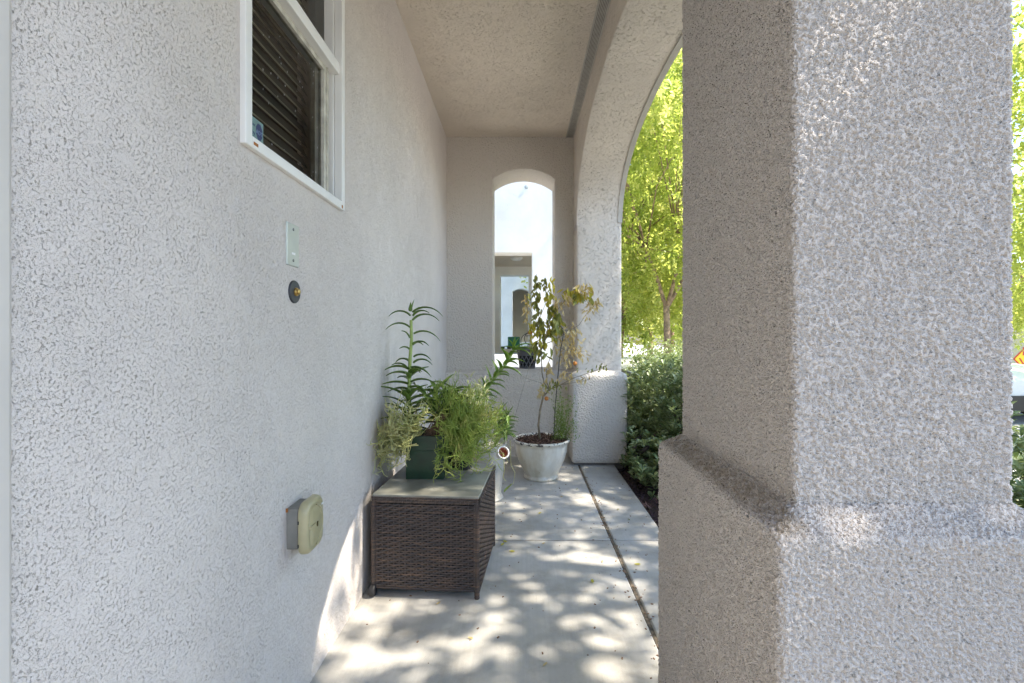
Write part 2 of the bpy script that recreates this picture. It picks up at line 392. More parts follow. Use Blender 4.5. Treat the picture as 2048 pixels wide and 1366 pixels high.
g.box(-.77, -.745, .43, WY0, .63, 2.7); g.box(-.77, -.745, WY1, 2.87, .63, 2.7); g.box(-.77, -.745, WY0, WY1, .63, WZ0); g.box(-.77, -.745, WY0, WY1, WZ1, 2.7)
g.build('room_wall', 'roomdark', house, smooth=False)
g = MB(); g.rect((WX, -1.2, CZ), (.983, 0, 0), (0, 5.15, 0), .2, (0, 0, -1)); g.build('porch_ceiling', 'ceil', house)
# ribbed vent strip beside the beam
g = MB(); g.box(.378, .3825, -1.2, 3.95, CZ - .010, CZ + .02)
for k in range(6): g.box(.3850 + k * .0078, .3890 + k * .0078, -1.2, 3.95, CZ - .0055, CZ + .018)
g.box(.4315, .4395, -1.2, 3.95, CZ - .008, CZ + .02); g.build('soffit_vent', 'trim', house, smooth=False)
g = MB(); g.box(.3826, .4314, -1.2, 3.95, CZ - .001, CZ + .019); g.build('vent_recess', 'foot', house, smooth=False)
g = MB(); g.box(-3.5, .90, -1.3, 4.42, 3.15, 3.35); g.box(-3.5, WX - .2, -2.4, 4.3, 2.75, 2.95); g.build('roof', 'trim', house, smooth=False)
# pier builder: rounded prism lofted through (z, inset) levels
def loop_pts(x0, x1, y0, y1, r, step):
    out = []
    for (cx, cy, a0) in ((x1 - r, y1 - r, 0), (x0 + r, y1 - r, 90), (x0 + r, y0 + r, 180), (x1 - r, y0 + r, 270)):
        k = max(2, int(r * 1.57 / step) + 1)
        for a in np.linspace(a0, a0 + 90, k + 1): out.append((cx + r * math.cos(R(a)), cy + r * math.sin(R(a))))
    P_ = np.array(out); P2 = np.roll(P_, -1, 0); res = []
    for a, b_ in zip(P_, P2):
        n = max(1, int(round(np.linalg.norm(b_ - a) / step)))
        for k in range(n): res.append(a + (b_ - a) * k / n)
    return np.array(res)
def prism(g, x0, x1, y0, y1, levels, r, step, ztop=None):
    L = loop_pts(x0, x1, y0, y1, r, step)
    cx, cy = (x0 + x1) / 2, (y0 + y1) / 2; hx, hy = (x1 - x0) / 2, (y1 - y0) / 2
    rows = []
    for (za, ia), (zb, ib) in zip(levels[:-1], levels[1:]):
        n = max(1, int(round(math.hypot(zb - za, ib - ia) / step)))
        for k in range(n): rows.append((za + (zb - za) * k / n, ia + (ib - ia) * k / n))
    rows.append(levels[-1])
    G = np.zeros((len(L), len(rows), 3))
    for j, (z, i) in enumerate(rows):
        G[:, j, 0] = cx + (L[:, 0] - cx) * (hx - i) / hx; G[:, j, 1] = cy + (L[:, 1] - cy) * (hy - i) / hy; G[:, j, 2] = z
    g.patch(G, center=(cx, cy, (levels[0][0] + levels[-1][0]) / 2), closed_u=True)
NS = .0016
g = MB()
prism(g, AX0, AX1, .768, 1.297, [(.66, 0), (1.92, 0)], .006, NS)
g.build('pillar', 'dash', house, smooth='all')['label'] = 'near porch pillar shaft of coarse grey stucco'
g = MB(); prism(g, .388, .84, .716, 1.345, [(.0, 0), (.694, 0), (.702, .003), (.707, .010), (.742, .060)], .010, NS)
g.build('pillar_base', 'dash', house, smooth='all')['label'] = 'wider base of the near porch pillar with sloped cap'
g = MB(); prism(g, AX0, AX1, 3.722, 4.296, [(.66, 0), (1.845, 0)], .012, .03)
g.build('pillar', 'arch', house, smooth='all')['label'] = 'far porch pillar shaft beside the arched window opening'
g = MB(); prism(g, .392, .815, 3.63, 4.33, [(.02, .012), (.034, 0), (.672, 0), (.694, .006), (.712, .045), (.72, .09)], .02, .03)
g.build('pillar_base', 'end', house, smooth='all')['label'] = 'wider base of the far porch pillar'
g = MB(); g.box(.41, .80, 3.66, 4.3, -.2, .025); g.build('footing', 'foot', house, smooth=False)
# arched walls over the openings
RA = 2.3; HS = 1.2125; APX = 2.413
NE = 2.2; AB = .57
def arch_run(yc, off=0.0, n=61, lim=1.0):
    a = np.linspace(-1, 1, n) * math.pi / 2 * lim; a_, b_ = HS + off, AB + off
    return yc + a_ * np.sign(a) * np.abs(np.sin(a)) ** (2 / NE), APX - AB + b_ * np.abs(np.cos(a)) ** (2 / NE)
g = MB(); tb = MB()
for yc in (2.5095, -.4445):
    Y, Z = arch_run(yc); NA = len(Y)
    rr = .008
    G = np.zeros((NA, 9, 3)); U = [(AX0, rr), (AX0 + rr * .3, rr * .3), (AX0 + rr, 0)] + [(AX0 + rr + (AX1 - AX0 - 2 * rr) * k / 3, 0) for k in (1, 2, 3)] + [(AX1 - rr * .3, rr * .3), (AX1, rr), (AX1, rr * 1.5)]
    for k, (x, dz) in enumerate(U): G[:, k, 0] = x; G[:, k, 1] = Y; G[:, k, 2] = Z + dz
    g.patch(G, center=(.6, yc, 0), inward=True)
    for x, o in ((AX0, -1), (AX1, 1)):
        G = np.zeros((NA, 6, 3)); top = 3.15
        for k in range(6): G[:, k, 0] = x; G[:, k, 1] = Y; G[:, k, 2] = Z + rr + (top - Z - rr) * k / 5
        g.patch(G, out=(o, 0, 0))
    for (o0, x0_, o1, x1_, o) in ((-.006, AX1 - .030, -.006, AX1 + .004, None), (-.006, AX1 - .030, .01, AX1 - .030, (-1, 0, 0)), (-.006, AX1 + .004, .13, AX1 + .004, (1, 0, 0))):
        ya, za = arch_run(yc, o0, 61, .985); yb_, zb_ = arch_run(yc, o1, 61, .985)
        G = np.zeros((61, 2, 3)); G[:, 0] = np.stack([ya * 0 + x0_, ya, za], -1); G[:, 1] = np.stack([ya * 0 + x1_, yb_, zb_], -1)
        tb.patch(G, out=o, center=None if o else (.8, yc, 0), inward=True)
for y0, y1 in ((.768, 1.297), (3.722, 4.296), (-2.186, -1.657)):
    for x, o in ((AX0, -1), (AX1, 1)): zb_ = 1.915 if y0 == .768 else 1.83; g.rect((x, y0, zb_), (0, y1 - y0, 0), (0, 0, 3.15 - zb_), .2, (o, 0, 0))
g.box(AX0, AX1, -2.186, -1.657, 0, 1.835)
g.build('arch_wall', 'arch', house, smooth=True)
tb.build('arch_trim', 'trim', house)
# end wall with arched opening
OX0, OX1, OS, OA, SZ = -.226, .288, 2.27, 2.357, .705
ocx = (OX0 + OX1) / 2; hw = (OX1 - OX0) / 2; sag = OA - OS; RO = (hw * hw + sag * sag) / (2 * sag)
def opening_wall(g, gj, x0, x1, ztop, y, yb, ox0, ox1, sill, osh, oap, ybot=0.0, rr=.010, arcs=20):
    oc = (ox0 + ox1) / 2; h = (ox1 - ox0) / 2; s = max(oap - osh, 1e-5); ro = (h * h + s * s) / (2 * s)
    fx = np.linspace(ox0, ox1, arcs + 1); fz = oap - (ro - np.sqrt(np.maximum(ro * ro - (fx - oc) ** 2, 0)))
    for yy, o in ((y, -1), (yb, 1)):
        e = rr
        g.rect((x0, yy, ybot), (ox0 - e - x0, 0, 0), (0, 0, ztop - ybot), .1, (0, o, 0))
        g.rect((ox1 + e, yy, ybot), (x1 - ox1 - e, 0, 0), (0, 0, ztop - ybot), .1, (0, o, 0))
        g.rect((ox0 - e, yy, ybot), (ox1 - ox0 + 2 * e, 0, 0), (0, 0, sill - e - ybot), .1, (0, o, 0))
        G = np.zeros((arcs + 1, 8, 3))
        ex = oc + (fx - oc) * (h + e) / h
        for k in range(8): G[:, k, 0] = ex; G[:, k, 1] = yy; G[:, k, 2] = fz + e + (ztop - fz - e) * k / 7
        g.patch(G, out=(0, o, 0))
    # jambs, head and sill with rounded arrises
    pts = [(ox0, sill), (ox0, (sill + osh) / 2)] + list(zip(fx, fz)) + [(ox1, (sill + osh) / 2), (ox1, sill)]
    pts = np.array(pts + [(ox1 - (ox1 - ox0) * .5, sill)])
    outd = pts - np.array((oc, (sill + osh) / 2)); 
    prof = [(y, 1.0), (y + rr * .12, .5), (y + rr * .4, .15), (y + rr, 0)] + [(y + rr + (yb - y - 2 * rr) * k / 3, 0) for k in (1, 2, 3)] + [(yb - rr * .4, .15), (yb, 1.0)]
    G = np.zeros((len(pts), len(prof), 3))
    for k, (yy, f) in enumerate(prof):
        G[:, k, 0] = pts[:, 0] + np.where(pts[:, 0] <= ox0 + 1e-6, -1, np.where(pts[:, 0] >= ox1 - 1e-6, 1, (pts[:, 0] - oc) / h)) * f * rr
        G[:, k, 1] = yy
        G[:, k, 2] = pts[:, 1] + np.where(pts[:, 1] <= sill + 1e-6, -1, np.where(pts[:, 1] >= osh - 1e-6, 1, 0)) * f * rr
    gj.patch(G, center=(oc, (y + yb) / 2, (sill + osh) / 2), inward=True, closed_u=True)
g = MB(); opening_wall(g, g, WX, AX0 + .01, 3.15, 3.95, 4.296, OX0, OX1, SZ, OS, OA)
g.build('end_wall', 'end', house)['label'] = 'end wall of the porch with tall arched opening'
g = MB()
G = np.zeros((2, 6, 3))
for k, (y_, z_) in enumerate(((3.885, -.02), (3.885, .66), (3.887, .676), (3.90, .690), (3.925, .696), (3.96, .6975))):
    G[:, k, 0] = (WX, .42); G[:, k, 1] = y_; G[:, k, 2] = z_
g.patch(G, out=(0, -1, .2)); g.build('plinth', 'end', house)
# door casing at the left edge of the view
g = MB(); prism(g, -.66, -.585, .40, .5565, [(-.01, 0), (2.3, 0)], .008, .05); g.build('door_casing', 'casing', house, smooth='all')
# ---- window
win = MB()
FX0, FX1 = WX - .012, WX + .013                       # outer flange
def ring(g, x0, x1, y0, y1, z0, z1, wd, zt=None):
    zt = z1 if zt is None else zt
    g.box(x0, x1, y0, y0 + wd, z0, zt); g.box(x0, x1, y1 - wd, y1, z0, zt)
    g.box(x0, x1, y0 + wd, y1 - wd, z0, z0 + wd); g.box(x0, x1, y0 + wd, y1 - wd, zt - wd, zt)
fl = MB(); ring(fl, FX0, FX1, WY0 - .018, WY1 + .018, WZ0 - .018, WZ1 + .018, .026)
ring(fl, WX - .075, WX - .013, WY0 + .001, WY1 - .001, WZ0 + .001, WZ1 - .001, .014)
fr_ = fl.build('window_frame', 'white', house, smooth=False)
bv = fr_.modifiers.new('b', 'BEVEL'); bv.width = .0022; bv.segments = 2; bv.limit_method = 'ANGLE'
g = MB(); g.box(WX - .070, WX + .004, WY0 + .009, WY1 - .009, 1.868, 1.905); g.box(WX - .05, WX - .012, WY0 + .0155, WY1 - .0155, 1.9055, 1.925)
tr_ = g.build('transom_bar', 'white', fr_, smooth=False); bv = tr_.modifiers.new('b', 'BEVEL'); bv.width = .002; bv.segments = 2
g = MB(); ring(g, WX - .040, WX - .022, WY0 + .0155, WY1 - .055, WZ0 + .0155, 1.8675, .016)
g.box(WX - .060, WX - .045, WY1 - .085, WY1 - .0155, WZ0 + .0155, 1.8675); g.box(WX - .031, WX - .018, WY1 - .054, WY1 - .049, WZ0 + .0155, 1.8675)
g.box(WX - .035, WX - .023, WY1 - .036, WY1 - .030, WZ0 + .0155, 1.8675)
sa = g.build('sash', 'dirtyvinyl', fr_, smooth=False)
g = MB(); g.box(WX - .039, WX - .023, WY0 + .018, WY0 + .0225, WZ0 + .032, 1.85); g.box(WX - .0215, WX - .018, WY0 + .20, WY0 + .40, WZ0 + .018, WZ0 + .028); g.build('sash_pull', 'dirtyvinyl', fr_, smooth=False)
g = MB(); g.rect((WX - .0315, WY0 + .03, WZ0 + .031), (0, WY1 - WY0 - .1, 0), (0, 0, .405), .5, (1, 0, 0)); g.build('pane', 'glass', fr_, smooth=False)
g = MB(); g.rect((WX - .044, WY0 + .014, 1.926), (0, WY1 - WY0 - .028, 0), (0, 0, .56), .8, (1, 0, 0)); g.build('pane', 'glass', fr_, smooth=False)
g = MB()
for k in range(34):
    z = WZ0 - .02 + k * .0345
    V = np.array([(WX - .105, WY0 - .06, z), (WX - .105, WY1 + .0, z), (WX - .122, WY1 + .0, z + .040), (WX - .122, WY0 - .06, z + .040)])
    g.mi = 0; g.add(V, [np.array([(0, 1, 2, 3)])])
    g.mi = 1; g.box(WX - .1055, WX - .1015, WY0 - .06, WY1 - .055, z - .0013, z + .0013)  # thin pale strip painting the sun on this slat's edge
g.mi = 1; g.box(WX - .101, WX - .1, WY0 + .205, WY0 + .207, WZ0 - .02, WZ1)
g.build('blind', ['slat', 'sunedge_cord'], fr_, smooth=False)
g = MB(); rg = np.random.default_rng(31)
for k in range(46):
    y_, z_ = rg.uniform(WY0 + .04, WY1 - .09), rg.uniform(WZ0 + .04, 1.85); a_, b_ = rg.uniform(.0006, .0016), rg.uniform(.0006, .003)
    g.box(WX - .0314, WX - .0309, y_ - a_, y_ + a_, z_ - b_, z_ + b_)
o = g.build('paint_specks', 'fixture', fr_, smooth=False); o['kind'] = 'stuff'
g = MB(); g.box(FX1 - .001, FX1 + .0006, WY0 + .012, WY0 + .030, WZ0 - .010, WZ0 - .003); g.build('rust_stain', 'rust', fr_, smooth=False)
g = MB(); g.box(FX1 - .001, FX1 + .0006, WY1 - .012, WY1 - .002, WZ0 - .014, WZ0 - .004); g.build('rust_stain', 'rust', fr_, smooth=False)
# lettered decal on the pane
def text_mesh(name, body, size, mat, M4, parent, depth=.0002, align='CENTER'):
    cu = bpy.data.curves.new(name, 'FONT'); cu.body = body; cu.size = size; cu.extrude = depth; cu.align_x = align; cu.resolution_u = 3
    tmp = bpy.data.objects.new(name, cu); C.objects.link(tmp)
    dg = bpy.context.evaluated_depsgraph_get(); dg.update()
    me = bpy.data.meshes.new_from_object(tmp.evaluated_get(dg)); bpy.data.objects.remove(tmp); bpy.data.curves.remove(cu)
    me.transform(M4); me.materials.clear(); me.materials.append(M[mat])
    o = bpy.data.objects.new(name, me); C.objects.link(o); o.parent = parent; return o
dec = MB(); dx = WX - .0305; DY0, DY1, DZ0, DZ1 = 1.085, 1.187, 1.472, 1.524
dec.box(dx, dx + .0006, DY0, DY1, DZ0, DZ1)
dc = dec.build('decal', 'decal', fr_, smooth=False); dc['label'] = 'teal security sticker with blue octagon on the window pane'
g = MB(); oc = [(dx + .0009, 1.168 + .0155 * math.cos(R(22.5 + 45 * k)), 1.497 + .0215 * math.sin(R(22.5 + 45 * k))) for k in range(8)]
g.poly(oc); o = g.build('decal_print', 'decalblue', fr_, smooth=False)
Rt = Matrix(((0, 0, 1, 0), (1, 0, 0, 0), (0, 1, 0, 0), (0, 0, 0, 1)))
text_mesh('decal_print', 'ADT', .0145, 'decalw', Matrix.Translation((dx + .0012, 1.168, 1.490)) @ Rt, fr_)
text_mesh('decal_print', 'red by', .0155, 'decalblue', Matrix.Translation((dx + .0010, 1.150, 1.482)) @ Rt, fr_, align='RIGHT')
text_mesh('decal_print', 'online', .0115, 'decalblue', Matrix.Translation((dx + .0010, 1.150, 1.503)) @ Rt, fr_, align='RIGHT')

# ------------------------------------------------------------ wall fittings
t_ = thing('cover_plate', 'blank pale metal cover plate with two screws on the side wall above the doorbell', 'cover plate', (WX, 1.274, 1.242))
g = MB(); yy, zz = 1.274, 1.242
g.box(WX - .004, WX + .0035, yy - .034, yy + .034, zz - .0565, zz + .0565)
o = keep(g.build('plate', 'steel', smooth=False), t_); bv = o.modifiers.new('b', 'BEVEL'); bv.width = .003; bv.segments = 2
for s in (1, -1):
    g = MB(); g.lathe([(.0005, .0), (.004, 0), (.004, .0012), (.0025, .002), (.0005, .002)], sides=12)
    o = g.build('screw', 'screw', smooth=True); o.data.transform(Matrix.Translation((WX + .0035, yy, zz + s * .041)) @ Matrix.Rotation(R(90), 4, 'Y')); keep(o, t_)
g = MB(); g.box(WX + .0036, WX + .0042, yy - .010, yy + .010, zz - .026, zz - .020); keep(g.build('sticker', 'white', smooth=False), t_)
t_ = thing('doorbell', 'round black doorbell with brass button on the side wall', 'doorbell', (WX, 1.283, 1.1185))
for nm, prof, mt in (('plate', [(.0005, -.003), (.0305, -.003), (.0305, .003), (.029, .005), (.0005, .006)], 'bell'),
                     ('button_ring', [(.0005, .006), (.0115, .006), (.0115, .009), (.0095, .011), (.0005, .011)], 'brass'), ('button', [(.0005, .0112), (.0075, .0112), (.0072, .0155), (.005, .017), (.0005, .0172)], 'brass')):
    g = MB(); g.lathe(prof, sides=32); o = g.build(nm, mt); o.data.transform(Matrix.Translation((WX, 1.283, 1.1185)) @ Matrix.Rotation(R(90), 4, 'Y')); keep(o, t_)
t_ = thing('outlet_cover', 'yellowed bubble cover over the outdoor outlet low on the side wall', 'outlet cover', (WX, 1.28, .50))
g = MB(); g.box(WX - .005, -.574, 1.243, 1.325, .447, .553); o = keep(g.build('outlet_box', 'boxgrey', smooth=False), t_)
bv = o.modifiers.new('b', 'BEVEL'); bv.width = .004; bv.segments = 3
def rrect(y0, y1, z0, z1, r, n=7):
    return np.array([(cy + r * math.cos(R(a)), cz + r * math.sin(R(a))) for cy, cz, a0 in ((y1 - r, z1 - r, 0), (y0 + r, z1 - r, 90), (y0 + r, z0 + r, 180), (y1 - r, z0 + r, 270)) for a in np.linspace(a0, a0 + 90, n)])
g = MB(); L = rrect(1.236, 1.342, .428, .566, .028); cc = np.array((1.289, .497)); rows = []
for x, sc in ((-.5725, .97), (-.570, 1.0), (-.562, 1.0), (-.553, .97), (-.5485, .90), (-.5465, .80), (-.548, .765), (-.5455, .70), (-.544, .5), (-.5435, .1)):
    rows.append(np.column_stack([np.full(len(L), x), cc + (L - cc) * sc]))
G = np.stack(rows, 1); g.patch(G, center=(-.58, *cc), closed_u=True); keep(g.build('cover', 'cover', smooth='all'), t_)
g = MB(); g.box(-.552, -.5405, 1.246, 1.272, .498, .506); o = keep(g.build('latch', 'cover', smooth=False), t_)
g = MB(); g.tube([(-.5455 + .0015 * math.cos(a), 1.268 + .055 * math.cos(a), .497 + .056 * math.sin(a)) for a in np.linspace(-1.25, 1.25, 20)], .0022, 6); keep(g.build('raised_rib', 'cover', smooth='all'), t_)
g = MB(); g.box(-.5725, -.5695, 1.2345, 1.2375, .515, .523); g.box(-.5725, -.5695, 1.2345, 1.2375, .455, .463); keep(g.build('hinge', 'rubber', smooth=False), t_)['kind'] = 'stuff'
g = MB(); g.box(-.5462, -.5442, 1.318, 1.332, .537, .541); keep(g.build('sticker', 'white', smooth=False), t_)
g = MB(); g.box(WX - .004, -.600, 1.2395, 1.2425, .545, .555); keep(g.build('rust_spot', 'rust', smooth=False), t_)

# ------------------------------------------------------------ wicker side table
CH_Z = .388
ang = R(-4.2); cbx = thing('wicker_side_table', 'dark brown woven wicker side table with greyish top holding the green planter', 'side table', (-.568, 1.852, 0), ang)
W_, D_, ZB = .412, .46, .030
def weave(g, O, U, V, Nn, w, h, nr, ncol, amp=.0022, seed=0):
    """ribbons along U woven over uprights along V; Nn outward"""
    O, U, V, Nn = (np.asarray(x, float) for x in (O, U, V, Nn)); rg = np.random.default_rng(seed)
    pitch = h / nr; cw = w / ncol; n = ncol * 5 + 1; u = np.linspace(0, w, n)
    for r_ in range(nr):
        vc = (r_ + .5) * pitch + rg.normal(0, .0003)
        ph = (r_ % 2) * math.pi
        off = amp * np.sin(u / cw * math.pi + ph) + rg.normal(0, .0003)
        hw_ = pitch * (.43 + rg.normal(0, .02)); th = .0011
        rows = []
        for dv, dn in ((-hw_, -.2), (-hw_ * .55, .8), (hw_ * .55, .8), (hw_, -.2)):
            rows.append(O + u[:, None] * U + (vc + dv + .0004 * np.sin(u / cw * 2 + r_))[:, None] * V + (off + dn * th + .003)[:, None] * Nn)
        G = np.stack(rows, 1); g.patch(G, out=Nn)
    for c_ in range(ncol):
        uc = (c_ + .5) * cw; n2 = nr * 3 + 1; v = np.linspace(0, h, n2)
        off = -amp * .9 * np.cos((v / pitch - .5) * math.pi) * (1 if c_ % 2 == 0 else -1)
        rows = []
        for du, dn in ((-.0034, .6), (0, 1.8), (.0034, .6)):
            rows.append(O + (uc + du) * U + v[:, None] * V + (off + dn * .001 + .003)[:, None] * Nn)
        g.patch(np.stack(rows, 1), out=Nn)
g = MB(); weave(g, (.006, 0, ZB + .004), (1, 0, 0), (0, 0, 1), (0, -1, 0), W_ - .012, .318, 36, 18, .0026, seed=1); g.build('front_panel', 'wicker', cbx)
g = MB(); weave(g, (W_, .006, ZB + .004), (0, 1, 0), (0, 0, 1), (1, 0, 0), D_ - .012, .318, 36, 20, .0026, seed=2); g.build('side_panel', 'wicker', cbx)
g = MB(); weave(g, (0, .006, ZB + .004), (0, 1, 0), (0, 0, 1), (-1, 0, 0), D_ - .012, .318, 36, 20, .0026, seed=3); g.build('side_panel', 'wicker', cbx)
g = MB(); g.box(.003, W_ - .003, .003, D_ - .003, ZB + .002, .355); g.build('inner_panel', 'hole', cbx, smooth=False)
g = MB()
weave(g, (-.002, -.004, .357), (1, 0, 0), (0, 0, 1), (0, -1, 0), W_ + .004, .024, 3, 26, .0012, 4)
weave(g, (W_ + .003, -.004, .357), (0, 1, 0), (0, 0, 1), (1, 0, 0), D_ + .006, .024, 3, 28, .0012, 5)
g.box(-.002, W_ + .003, -.004, D_ + .002, .3575, .3795); g.build('rim', 'wicker', cbx, smooth=True)
g = MB(); prism(g, -.001, W_ + .002, -.006, D_, [(.380, 0), (.3865, 0), (.388, .0015)], .006, .02)
g.poly([(0.0005, -.0045, .388), (W_ + .0005, -.0045, .388), (W_ + .0005, D_ - .0015, .388), (.0005, D_ - .0015, .388)]); g.build('table_top', 'glasstop', cbx)
def spiral_leg(x, y):
    g = MB(); z = np.linspace(0, .36, 73); g.lathe(np.column_stack([.0095 + .0012 * (np.arange(73) % 2), z]), (x, y), 10)
    g.build('leg', 'wicker', cbx)
for x, y in ((W_ - .006, -.001), (.004, -.001), (W_ - .004, D_ - .004), (.004, D_ - .004)): spiral_leg(x, y)
g = MB(); g.tube([(W_ + .001, .0, ZB), (W_ + .001, D_, ZB)], .005, 8); g.tube([(0, -.001, ZB), (W_, -.001, ZB)], .005, 8); g.build('bottom_rail', 'wicker', cbx)
g = MB(); g.lathe([(.001, -.011), (.019, -.011), (.022, -.007), (.022, .007), (.019, .011), (.001, .011)], sides=24)
o = g.build('caster', 'rubber'); o.data.transform(Matrix.Translation((.004, -.012, .022)) @ Matrix.Rotation(R(90), 4, 'Y')); o.parent = cbx

# ------------------------------------------------------------ plants
def leafstrip(g, base, d, up, L, W, droop, n=7, fold=.35, tipw=.0):
    """long channelled leaf starting at base in direction d, bending down"""
    d = np.asarray(d, float); d /= np.linalg.norm(d); p = np.asarray(base, float); rows = []
    for k in range(n + 1):
        s_ = k / n; side = np.cross(d, (0, 0, 1.)); l = np.linalg.norm(side); side = side / l if l > 1e-3 else np.array((1., 0, 0))
        nrm = np.cross(side, d)
        w_ = W * (1 - s_ ** 1.6) * (.8 + .2 * min(1, s_ * 5)) + .0004
        rows.append(np.stack([p - side * w_ / 2 + nrm * w_ * fold, p, p + side * w_ / 2 + nrm * w_ * fold]))
        p = p + d * L / n; d = d + np.array((0, 0, -droop / n)); d /= np.linalg.norm(d)
    G = np.stack(rows); g.patch(G)
    G2 = G.copy(); G2[:, 1] -= np.array((0, 0, W * .12)); g.patch(G2[:, ::-1])
def aloe(gs, gl, path, r, specs, seed=0, lmin=.04, lmax=.11, W=.013, droop=1.4, top_n=6):
    rg = np.random.default_rng(seed); path = np.asarray(path, float)
    seg = np.linalg.norm(np.diff(path, axis=0), axis=1); cum = np.concatenate([[0], np.cumsum(seg)]); T = cum[-1]
    gs.tube(path, [r * (1 - .35 * c / T) for c in cum], 8)
    a = rg.uniform(0, 6)
    for (s0, s1, cnt, l0, l1, elev) in specs:
        for k in range(cnt):
            s_ = (s0 + (s1 - s0) * (k + .5) / cnt) * T
            i = min(len(seg) - 1, np.searchsorted(cum, s_) - 1 if s_ > 0 else 0); i = max(i, 0)
            f = (s_ - cum[i]) / seg[i]; p = path[i] + (path[i + 1] - path[i]) * f
            ax = (path[i + 1] - path[i]) / seg[i]
            a += 2.4 + rg.normal(0, .25)
            e = elev + rg.normal(0, .15)
            h = np.array((math.cos(a), math.sin(a), 0)); h = h - ax * (h @ ax); h /= np.linalg.norm(h)
            d = h * math.cos(e) + ax * math.sin(e)
            if p[0] + d[0] * l1 * .8 < WX + .01: d[0] *= .25
            leafstrip(gl, p + h * r * .6, d, ax, rg.uniform(l0, l1), W * rg.uniform(.8, 1.1), droop * rg.uniform(.6, 1.3))
# A: tall aloe at the back of the table
ta = thing('potted_aloe', 'tall single-stemmed aloe with long arching leaves against the side wall', 'potted plant', (-.46, 2.17, CH_Z))
gs, gl = MB(), MB(); D0 = 2.15
path = [P(822, 885, D0), P(820, 830, D0), P(818, 785, D0), P(820, 720, D0), P(823, 680, D0), P(822, 640, D0)]
aloe(gs, gl, path, .010, [(.0, .38, 26, .10, .16, .5), (.38, .62, 16, .08, .12, .35)], 3, W=.025, droop=1.0)
for (x, y, dx_, dz_, L_) in ((826, 625, 1, .7, .155), (826, 641, 1, .9, .14), (820, 632, -1, .9, .11), (819, 655, -1, .8, .115), (828, 668, 1, .5, .135), (827, 632, .5, .6, .085), (821, 622, .1, 2, .04), (823, 622, .45, 2, .055),
                             (827, 690, 1, .9, .085), (818, 676, -.4, 1.2, .05), (826, 690, .7, .7, .06), (819, 700, -.8, 1, .05), (828, 714, 1, .6, .09), (816, 722, -1, .7, .07), (828, 726, 1, .8, .10), (815, 738, -.7, 1, .08)):
    leafstrip(gl, P(x, y, D0), (dx_, random.uniform(-.35, .35), dz_), None, L_, .019, 1.75 if dz_ < 1.3 else .1, n=9)
keep(gs.build('stem', 'aloestem'), ta); keep(gl.build('foliage', 'aloe', smooth='all'), ta)
g = MB(); g.lathe([(.001, CH_Z), (.045, CH_Z), (.06, CH_Z + .11), (.063, CH_Z + .11), (.063, CH_Z + .12), (.055, CH_Z + .12), (.05, CH_Z + .10), (.001, CH_Z + .10)], (-.46, 2.17), 24); keep(g.build('pot', 'black'), ta)
# B: clump of darker aloe rosettes behind the planter
tb_ = thing('potted_aloe', 'dark green clump of aloe rosettes in the middle of the table top', 'potted plant', (-.345, 2.20, CH_Z))
gs, gl = MB(), MB()
for i, (x, y, D_2) in enumerate(((868, 772, 2.16), (893, 782, 2.2), (912, 776, 2.24), (925, 790, 2.2), (850, 790, 2.1), (885, 765, 2.26), (905, 800, 2.12))):
    tp = P(x, y, D_2); b0 = np.array((-.335 + .01 * i - .03, 2.2, .47)); 
    aloe(gs, gl, [b0, (b0 + tp) / 2 + (0, 0, .02), tp], .008, [(.45, 1.0, 20, .05, .085, .55)], 10 + i, W=.025, droop=.6)
keep(gs.build('stem', 'aloestem'), tb_); keep(gl.build('foliage', 'aloe', smooth='all'), tb_)
g = MB(); g.lathe([(.001, CH_Z), (.045, CH_Z), (.058, CH_Z + .1), (.05, CH_Z + .1), (.001, CH_Z + .085)], (-.338, 2.235), 24); keep(g.build('pot', 'black'), tb_)
# C: pale variegated succulent
tc = thing('potted_succulent', 'pale cream variegated succulent at the right of the table top', 'potted plant', (-.22, 2.2, CH_Z))
gl = MB()
for k in range(90):
    c0 = P(random.uniform(935, 978), random.gauss(790, 14), random.uniform(2.1, 2.24)); a = random.uniform(0, 6.28)
    leafstrip(gl, c0, (math.cos(a), math.sin(a) * .8, random.uniform(.2, 1.6)), None, random.uniform(.02, .04), .009, .8, n=4)
for k in range(9):
    c0 = P(940 + k * 4.5, 800, 2.17); gl.tube([(-.262, 2.2, .47), (np.array((-.262, 2.2, .5)) + c0) / 2, c0], .0025, 5)
keep(gl.build('foliage', 'pale', smooth='all'), tc)
g = MB(); g.lathe([(.001, CH_Z), (.04, CH_Z), (.052, CH_Z + .09), (.045, CH_Z + .09), (.001, CH_Z + .08)], (-.262, 2.2), 24); keep(g.build('pot', 'black'), tc)
# D: green planter with trailing pencil succulent
PX0, PX1, PY0, PY1 = -.484, -.322, 2.035, 2.19; PT = .570
td = thing('green_planter', 'square dark green planter with trailing pencil-stemmed succulent on the wicker table', 'potted plant', (-.403, 2.11, CH_Z))
g = MB(); i_ = .006
g.box(PX0, PX1, PY0, PY0 + i_, CH_Z, PT - .062); g.box(PX0, PX1, PY1 - i_, PY1, CH_Z, PT - .062); g.box(PX0, PX0 + i_, PY0 + i_, PY1 - i_, CH_Z, PT - .062); g.box(PX1 - i_, PX1, PY0 + i_, PY1 - i_, CH_Z, PT - .062)
e = .0035; ring_ = ((PX0 - e, PX1 + e, PY0 - e, PY0 + i_), (PX0 - e, PX1 + e, PY1 - i_, PY1 + e), (PX0 - e, PX0 + i_, PY0 + i_, PY1 - i_), (PX1 - i_, PX1 + e, PY0 + i_, PY1 - i_))
for a_ in ring_: g.box(*a_, PT - .062, PT)
g.box(PX0 + i_, PX1 - i_, PY0 + i_, PY1 - i_, CH_Z + .002, CH_Z + .02)
o = keep(g.build('pot', 'green', smooth=False), td); bv = o.modifiers.new('b', 'BEVEL'); bv.width = .0018; bv.segments = 2
